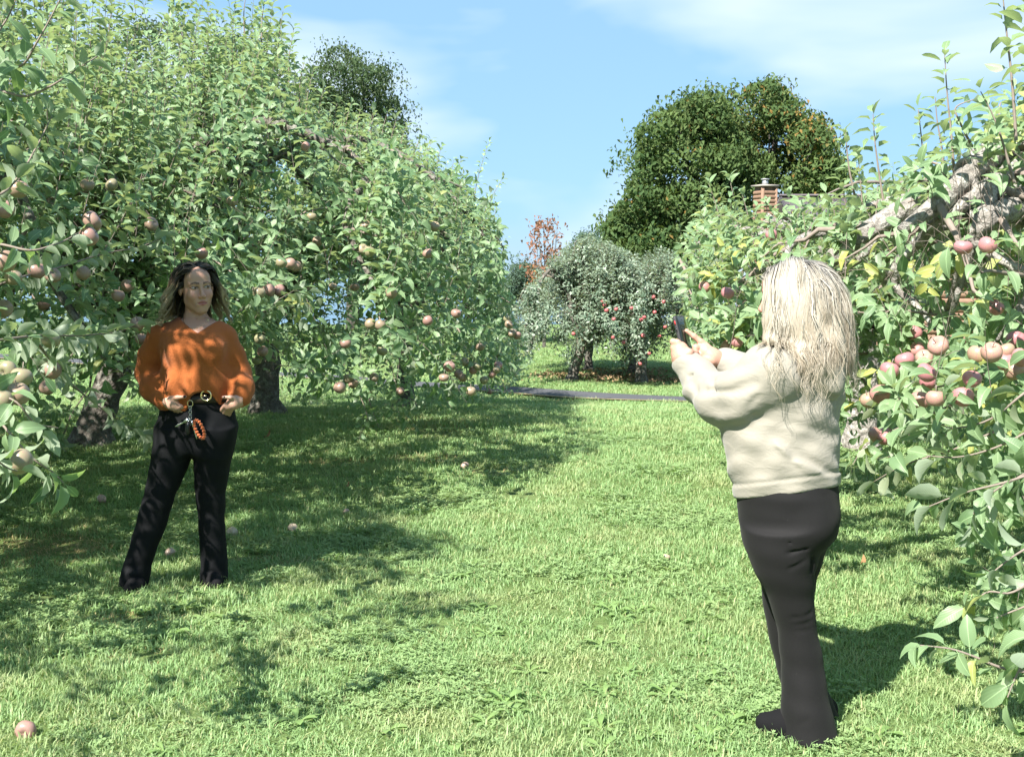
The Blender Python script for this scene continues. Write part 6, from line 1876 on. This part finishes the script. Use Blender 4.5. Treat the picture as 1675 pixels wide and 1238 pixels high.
def legs0R(p):
    d = smin(legRn(p, .008), legRf(p, .008), .012)
    d = smin(d, pelR(p, .03), .05)
    d = smin(d, el(p, Bp(1321, 850, -.06), (.098, .102, .086)), .04)
    return smin(d, el(p, Bp(1321, 854, .07), (.098, .10, .086)), .04)
def leggingsR(p):
    d = legs0R(p)
    d = d + sfold(p, (.2, .1, 1), 60, .0012, .4, .8)
    for pts, w, dp in creL: d = d + groove(p, pts, w, dp * 1.5)
    return d
# phone frame
ph_t, ph_b = Bp(1109, 516, .268), Bp(1127, 590, .235)
phU = norm(ph_t - ph_b); phW = np.array([.52, .85, 0]); phW = norm(phW - phU * phW.dot(phU)); phN = np.cross(phU, phW); phN = phN if phN[0] > 0 else -phN
phC = (ph_t + ph_b) / 2
# hands
def leftR(p):
    q = chain(p, [SL[0][-1] - (SL[0][-1] - SL[0][-2]) * .3, Bp(1117, 596, .218), Bp(1115, 582, .215), Bp(1112, 571, .220)], [.026, .027, .031, .028], .02)
    # thumb lies across the front of the phone
    q = smin(q, chain(p, [Bp(1118, 584, .190), Bp(1127, 577, .188), Bp(1137, 577, .215), Bp(1140, 578, .235)], [.016, .0135, .0105, .0088], .01), .014)
    # four fingers go round the back, tips on the far side
    for k, (y0, l) in enumerate(((560, 1.0), (570, 1.05), (580, 1.0), (590, .85))):
        a = Bp(1108 + k * 1.2, y0, .212); b = Bp(1101 + k * 1.1, y0 - 1, .225); c_ = Bp(1103 + k * 1.5, y0 - 1, .262); e = Bp(1111 + k * 1.6, y0, .290 + .01 * l)
        q = smin(q, chain(p, [a, b, c_, e], [.0118, .0108, .0096, .0078], .006), .007)
    return q
def rightR(p):
    q = chain(p, [SR_[0][-1] + (.03, 0, 0), Bp(1175, 590, .262), Bp(1164, 584, .255), Bp(1154, 574, .255)], [.025, .027, .030, .024], .02)
    q = smin(q, chain(p, [Bp(1155, 566, .262), Bp(1146, 559, .262), Bp(1135, 550, .262), Bp(1123, 541, .262)], [.0125, .0112, .0098, .0075], .006), .01)
    q = smin(q, chain(p, [Bp(1163, 592, .235), Bp(1151, 591, .225), Bp(1142, 587, .225), Bp(1136, 584, .232)], [.015, .0122, .0105, .0082], .008), .012)
    for k, (dx, dy_, yy) in enumerate(((0, .0, 0), (1, .022, 6), (3, .042, 12))):
        q = smin(q, chain(p, [Bp(1150 + dx, 569 + yy, .258 + dy_), Bp(1138 + dx, 568 + yy, .25 + dy_), Bp(1137 + dx, 577 + yy * .8, .246 + dy_), Bp(1146 + dx, 580 + yy * .7, .246 + dy_)], [.0118, .0108, .0098, .0082], .006), .006)
    return q
def bodyR_low(p):
    d = torsoR(p) + .035
    d = smin(d, chain(p, SL[0], [.05, .045, .042, .036, .028, .026]), .03); d = smin(d, chain(p, SR_[0], [.05, .042, .036, .03, .026]), .03)
    return smin(smin(d, legs0R(p) + .02, .02), neckR(p), .03)
oR = Bp(1320, 1228, 0); oR[2] = 0
cR = hR.c
def headneckR(p): return smax(smin(hR.sdf(p), neckR(p), .025), zR(575) - p[:, 2], .004)
Vh, Fh = polygonize(headneckR, cR + [-.16, -.16, -.20], cR + [.16, .16, .16], .0034)
V1, F1 = polygonize(leftR, [xR(1085), YR + .14, zR(625)], [xR(1165), YR + .36, zR(530)], .0024)
V2, F2 = polygonize(rightR, [xR(1110), YR + .17, zR(625)], [xR(1215), YR + .36, zR(522)], .0024)
Vb, Fb = polygonize(bodyR_low, [xR(1105), YR - .3, 0], [xR(1400), YR + .4, zR(545)], .015)
ct = hR.paint(Vh, (.40, .235, .175), (.34, .14, .12), brow=(.25, .18, .12))
V, F = join([(Vh, Fh), (V1, F1), (V2, F2), (Vb, Fb)])
cl = np.concatenate([ct, np.tile([(.42, .25, .185)], (len(V1) + len(V2) + len(Vb), 1))])
pR = link('person', mesh('person', V - oR, F, M_skin, True, {'col': cl}), None, loc=oR,
          label='blonde woman in pale hooded sweatshirt and charcoal leggings, seen from behind, aiming a phone', cat='person')
clothes('hooded_sweatshirt', hoodieR, [xR(1085), YR - .30, zR(822)], [xR(1412), YR + .40, zR(520)], .0050, M_fleece, pR)
clothes('leggings', leggingsR, [xR(1190), YR - .22, -.004], [xR(1430), YR + .36, zR(752)], .0058, M_leg, pR)
def shoeR(p):
    d = None
    for ank, heel, ball, toe in ((Bp(1318, 1200, .0), Bp(1330, 1226, -.02), Bp(1282, 1218, .02), Bp(1252, 1216, .04)), (Bp(1345, 1160, .2), Bp(1342, 1188, .19), Bp(1318, 1186, .24), Bp(1296, 1184, .27))):
        for v in (heel, ball, toe): v[2] = .034
        q = chain(p, [ank, heel], [.055, .042], .03); q = smin(q, chain(p, [heel, ball, toe], [.042, .048, .036], .03), .03)
        q = smax(q, .003 - p[:, 2], .008)
        d = q if d is None else np.minimum(d, q)
    return d
clothes('shoe', shoeR, [xR(1225), YR - .12, 0], [xR(1430), YR + .115, .15], .005, M_suede, pR)
clothes('shoe', shoeR, [xR(1255), YR + .115, 0], [xR(1480), YR + .40, .15], .005, M_suede, pR)
# long wavy hair
def rootR(q): return (q[2] > -.005 or q[1] < -.02) and not (q[1] > .040 and q[2] < .072) and not (q[1] > .02 and q[2] < .015) and q[2] > -.045
def flowR(q):
    s = np.sign(q[:, 0] + 1e-6)
    return np.column_stack([s * np.clip((q[:, 1] + .10) / .09, .08, 1) * (.85 - 4 * np.clip(np.abs(q[:, 0]), 0, .07)), -.35 + 2.5 * np.clip(q[:, 1], 0, .06), -.2 - 7 * np.clip(np.abs(q[:, 0]), 0, .07)])
def colR(p):
    d = np.minimum(hR.skull(hR.loc(p)) - .004, neckR(p))
    t = torsoR(p); t = smin(t, el(p, Bp(1254, 602, -.08), (.088, .09, .082)), .06); t = smin(t, rc(p, SL[0][0], SL[0][1], .092, .088), .035)
    t = smin(t, el(p, Bp(1342, 588, -.090), (.082, .084, .095)), .02)
    t = smin(t, rc(p, Bp(1314, 588, -.15), Bp(1348, 596, -.155), .018, .020), .02)
    return np.minimum(d, t - .002)
def keepR(p):
    q = hR.loc(p); m = (q[:, 1] > .030) & (q[:, 2] < .070) & (q[:, 2] > -.14)
    s = np.where(q[:, 0] >= 0, 1, -1); q2 = q.copy()
    q2[:, 0] = np.where(m & (np.abs(q[:, 0]) < .060), s * .060, q[:, 0])
    q2[:, 1] = np.where(m, .030 + (q[:, 1] - .030) * .55, q[:, 1])
    return hR.wor(q2)
hr2 = np.random.default_rng(8)
Vs, Fs, Ca, Sx, Cx = hairdo(hR, colR, 300, 40, .315, rootR, flowR, hr2, .0085, .115, .00085, spread=.0085, tipk=.8, keepout=keepR, stiff=.70, offs=(.001, .012))
# a few loose long locks over shoulder and hood
Vs2, Fs2, Ca2, _, _ = hairdo(hR, colR, 44, 6, .46, lambda q: rootR(q) and q[2] < .06 and q[1] < .03, flowR, hr2, .016, .13, .0009, spread=.006, tipk=1.2, keepout=keepR, stiff=.76, offs=(.006, .03))
def capR(p):
    q = hR.loc(p); d = hR.skull(q) - .005
    face = np.maximum(.036 - q[:, 1], q[:, 2] - .074 + np.abs(q[:, 0]) * .4)
    return smax(smax(d, -face, .006), -.04 - q[:, 2], .006)
Vc, Fc = polygonize(capR, cR - .15, cR + .15, .004)
Vm, Fm, Cm = hair_mass(Sx, Cx, pct=27)
V, F = join([(Vs, Fs), (Vs2, Fs2), (Vc, Fc), (Vm, Fm)])
tn = np.concatenate([Ca, Ca2, np.tile([(.30, .3, .5)], (len(Vc), 1)), Cm])
M_hairR = hair_mat('silver_blonde_hair', [(.0, (.24, .236, .23)), (.12, (.34, .33, .315)), (.26, (.46, .435, .38)), (.65, (.47, .415, .33)), (1, (.43, .365, .275))], (.42, .34, .24), .42)
link('hair', mesh('hair', V - oR, F, M_hairR, True, {'tint': tn}), pR)

# ------------------------------------------------------------------ the phone
pt = bpy.data.objects.new('phone', None); COL.objects.link(pt)
tag(pt, 'dark mobile phone in a black case held up in the hands of the blonde woman', 'phone')
pt.matrix_world = Matrix([[*r, t] for r, t in zip(np.stack([phW, phU, np.cross(phW, phU)], 1).tolist(), phC.tolist())] + [[0, 0, 0, 1]])
sg = 1 if np.cross(phW, phU).dot(phN) > 0 else -1
def rrect(w, h, r, n=6):
    P_ = []
    for cx, cy, a0 in ((w-r, h-r, 0), (-w+r, h-r, PI/2), (-w+r, -h+r, PI), (w-r, -h+r, 1.5*PI)):
        for a in np.linspace(a0, a0 + PI/2, n): P_.append((cx + r*math.cos(a), cy + r*math.sin(a)))
    return np.array(P_)
def slab(w, h, r, z0, z1, bev=.0015):
    mb = MB(); V = []
    lv = [(z0, -bev), (z0 + bev, 0), (z1 - bev, 0), (z1, -bev)]
    for z, o in lv: V.append(np.column_stack([rrect(w + o, h + o, r), np.full(24, z)]))
    i = np.arange(24); j = (i + 1) % 24
    F = np.concatenate([np.stack([k*24+i, k*24+j, (k+1)*24+j, (k+1)*24+i], 1) for k in range(3)])
    cV = np.array([[0, 0, z0], [0, 0, z1]]); V = np.concatenate(V + [cV])
    F3 = np.concatenate([np.stack([j, i, np.full(24, 96)], 1), np.stack([72+i, 72+j, np.full(24, 97)], 1)])
    return mb.add(V, F, F3)
z0, z1 = (-.006, .006)
slab(.040, .081, .011, z0, z1).obj('case', simple('worn_black_case', (.03, .03, .032), .6, .3, var=.3, vscale=300), pt, False)
g = NG('phone_glass'); 
scr = slab(.0355, .0765, .008, *((z1 + .0002, z1 + .0012) if sg > 0 else (z0 - .0012, z0 - .0002)), bev=.0004).obj('screen', g.done(g.bsdf((.012, .016, .013), .06, .6)), pt, False)
for yy, m_, nm in ((.055, simple('red_button', (.45, .03, .03), .4, .4), 'side_button'), (.03, M_black, 'side_button')):
    mb = MB(); mb.box((-.0418, yy - .007, -.002), (-.0402, yy + .007, .002)); mb.obj(nm, m_, pt, False)
slab(.011, .012, .004, *((z0 - .0018, z0 - .0002) if sg > 0 else (z1 + .0002, z1 + .0018)), bev=.0005).obj('camera_bump', M_black, pt, False).location = (-.02, .055, 0)
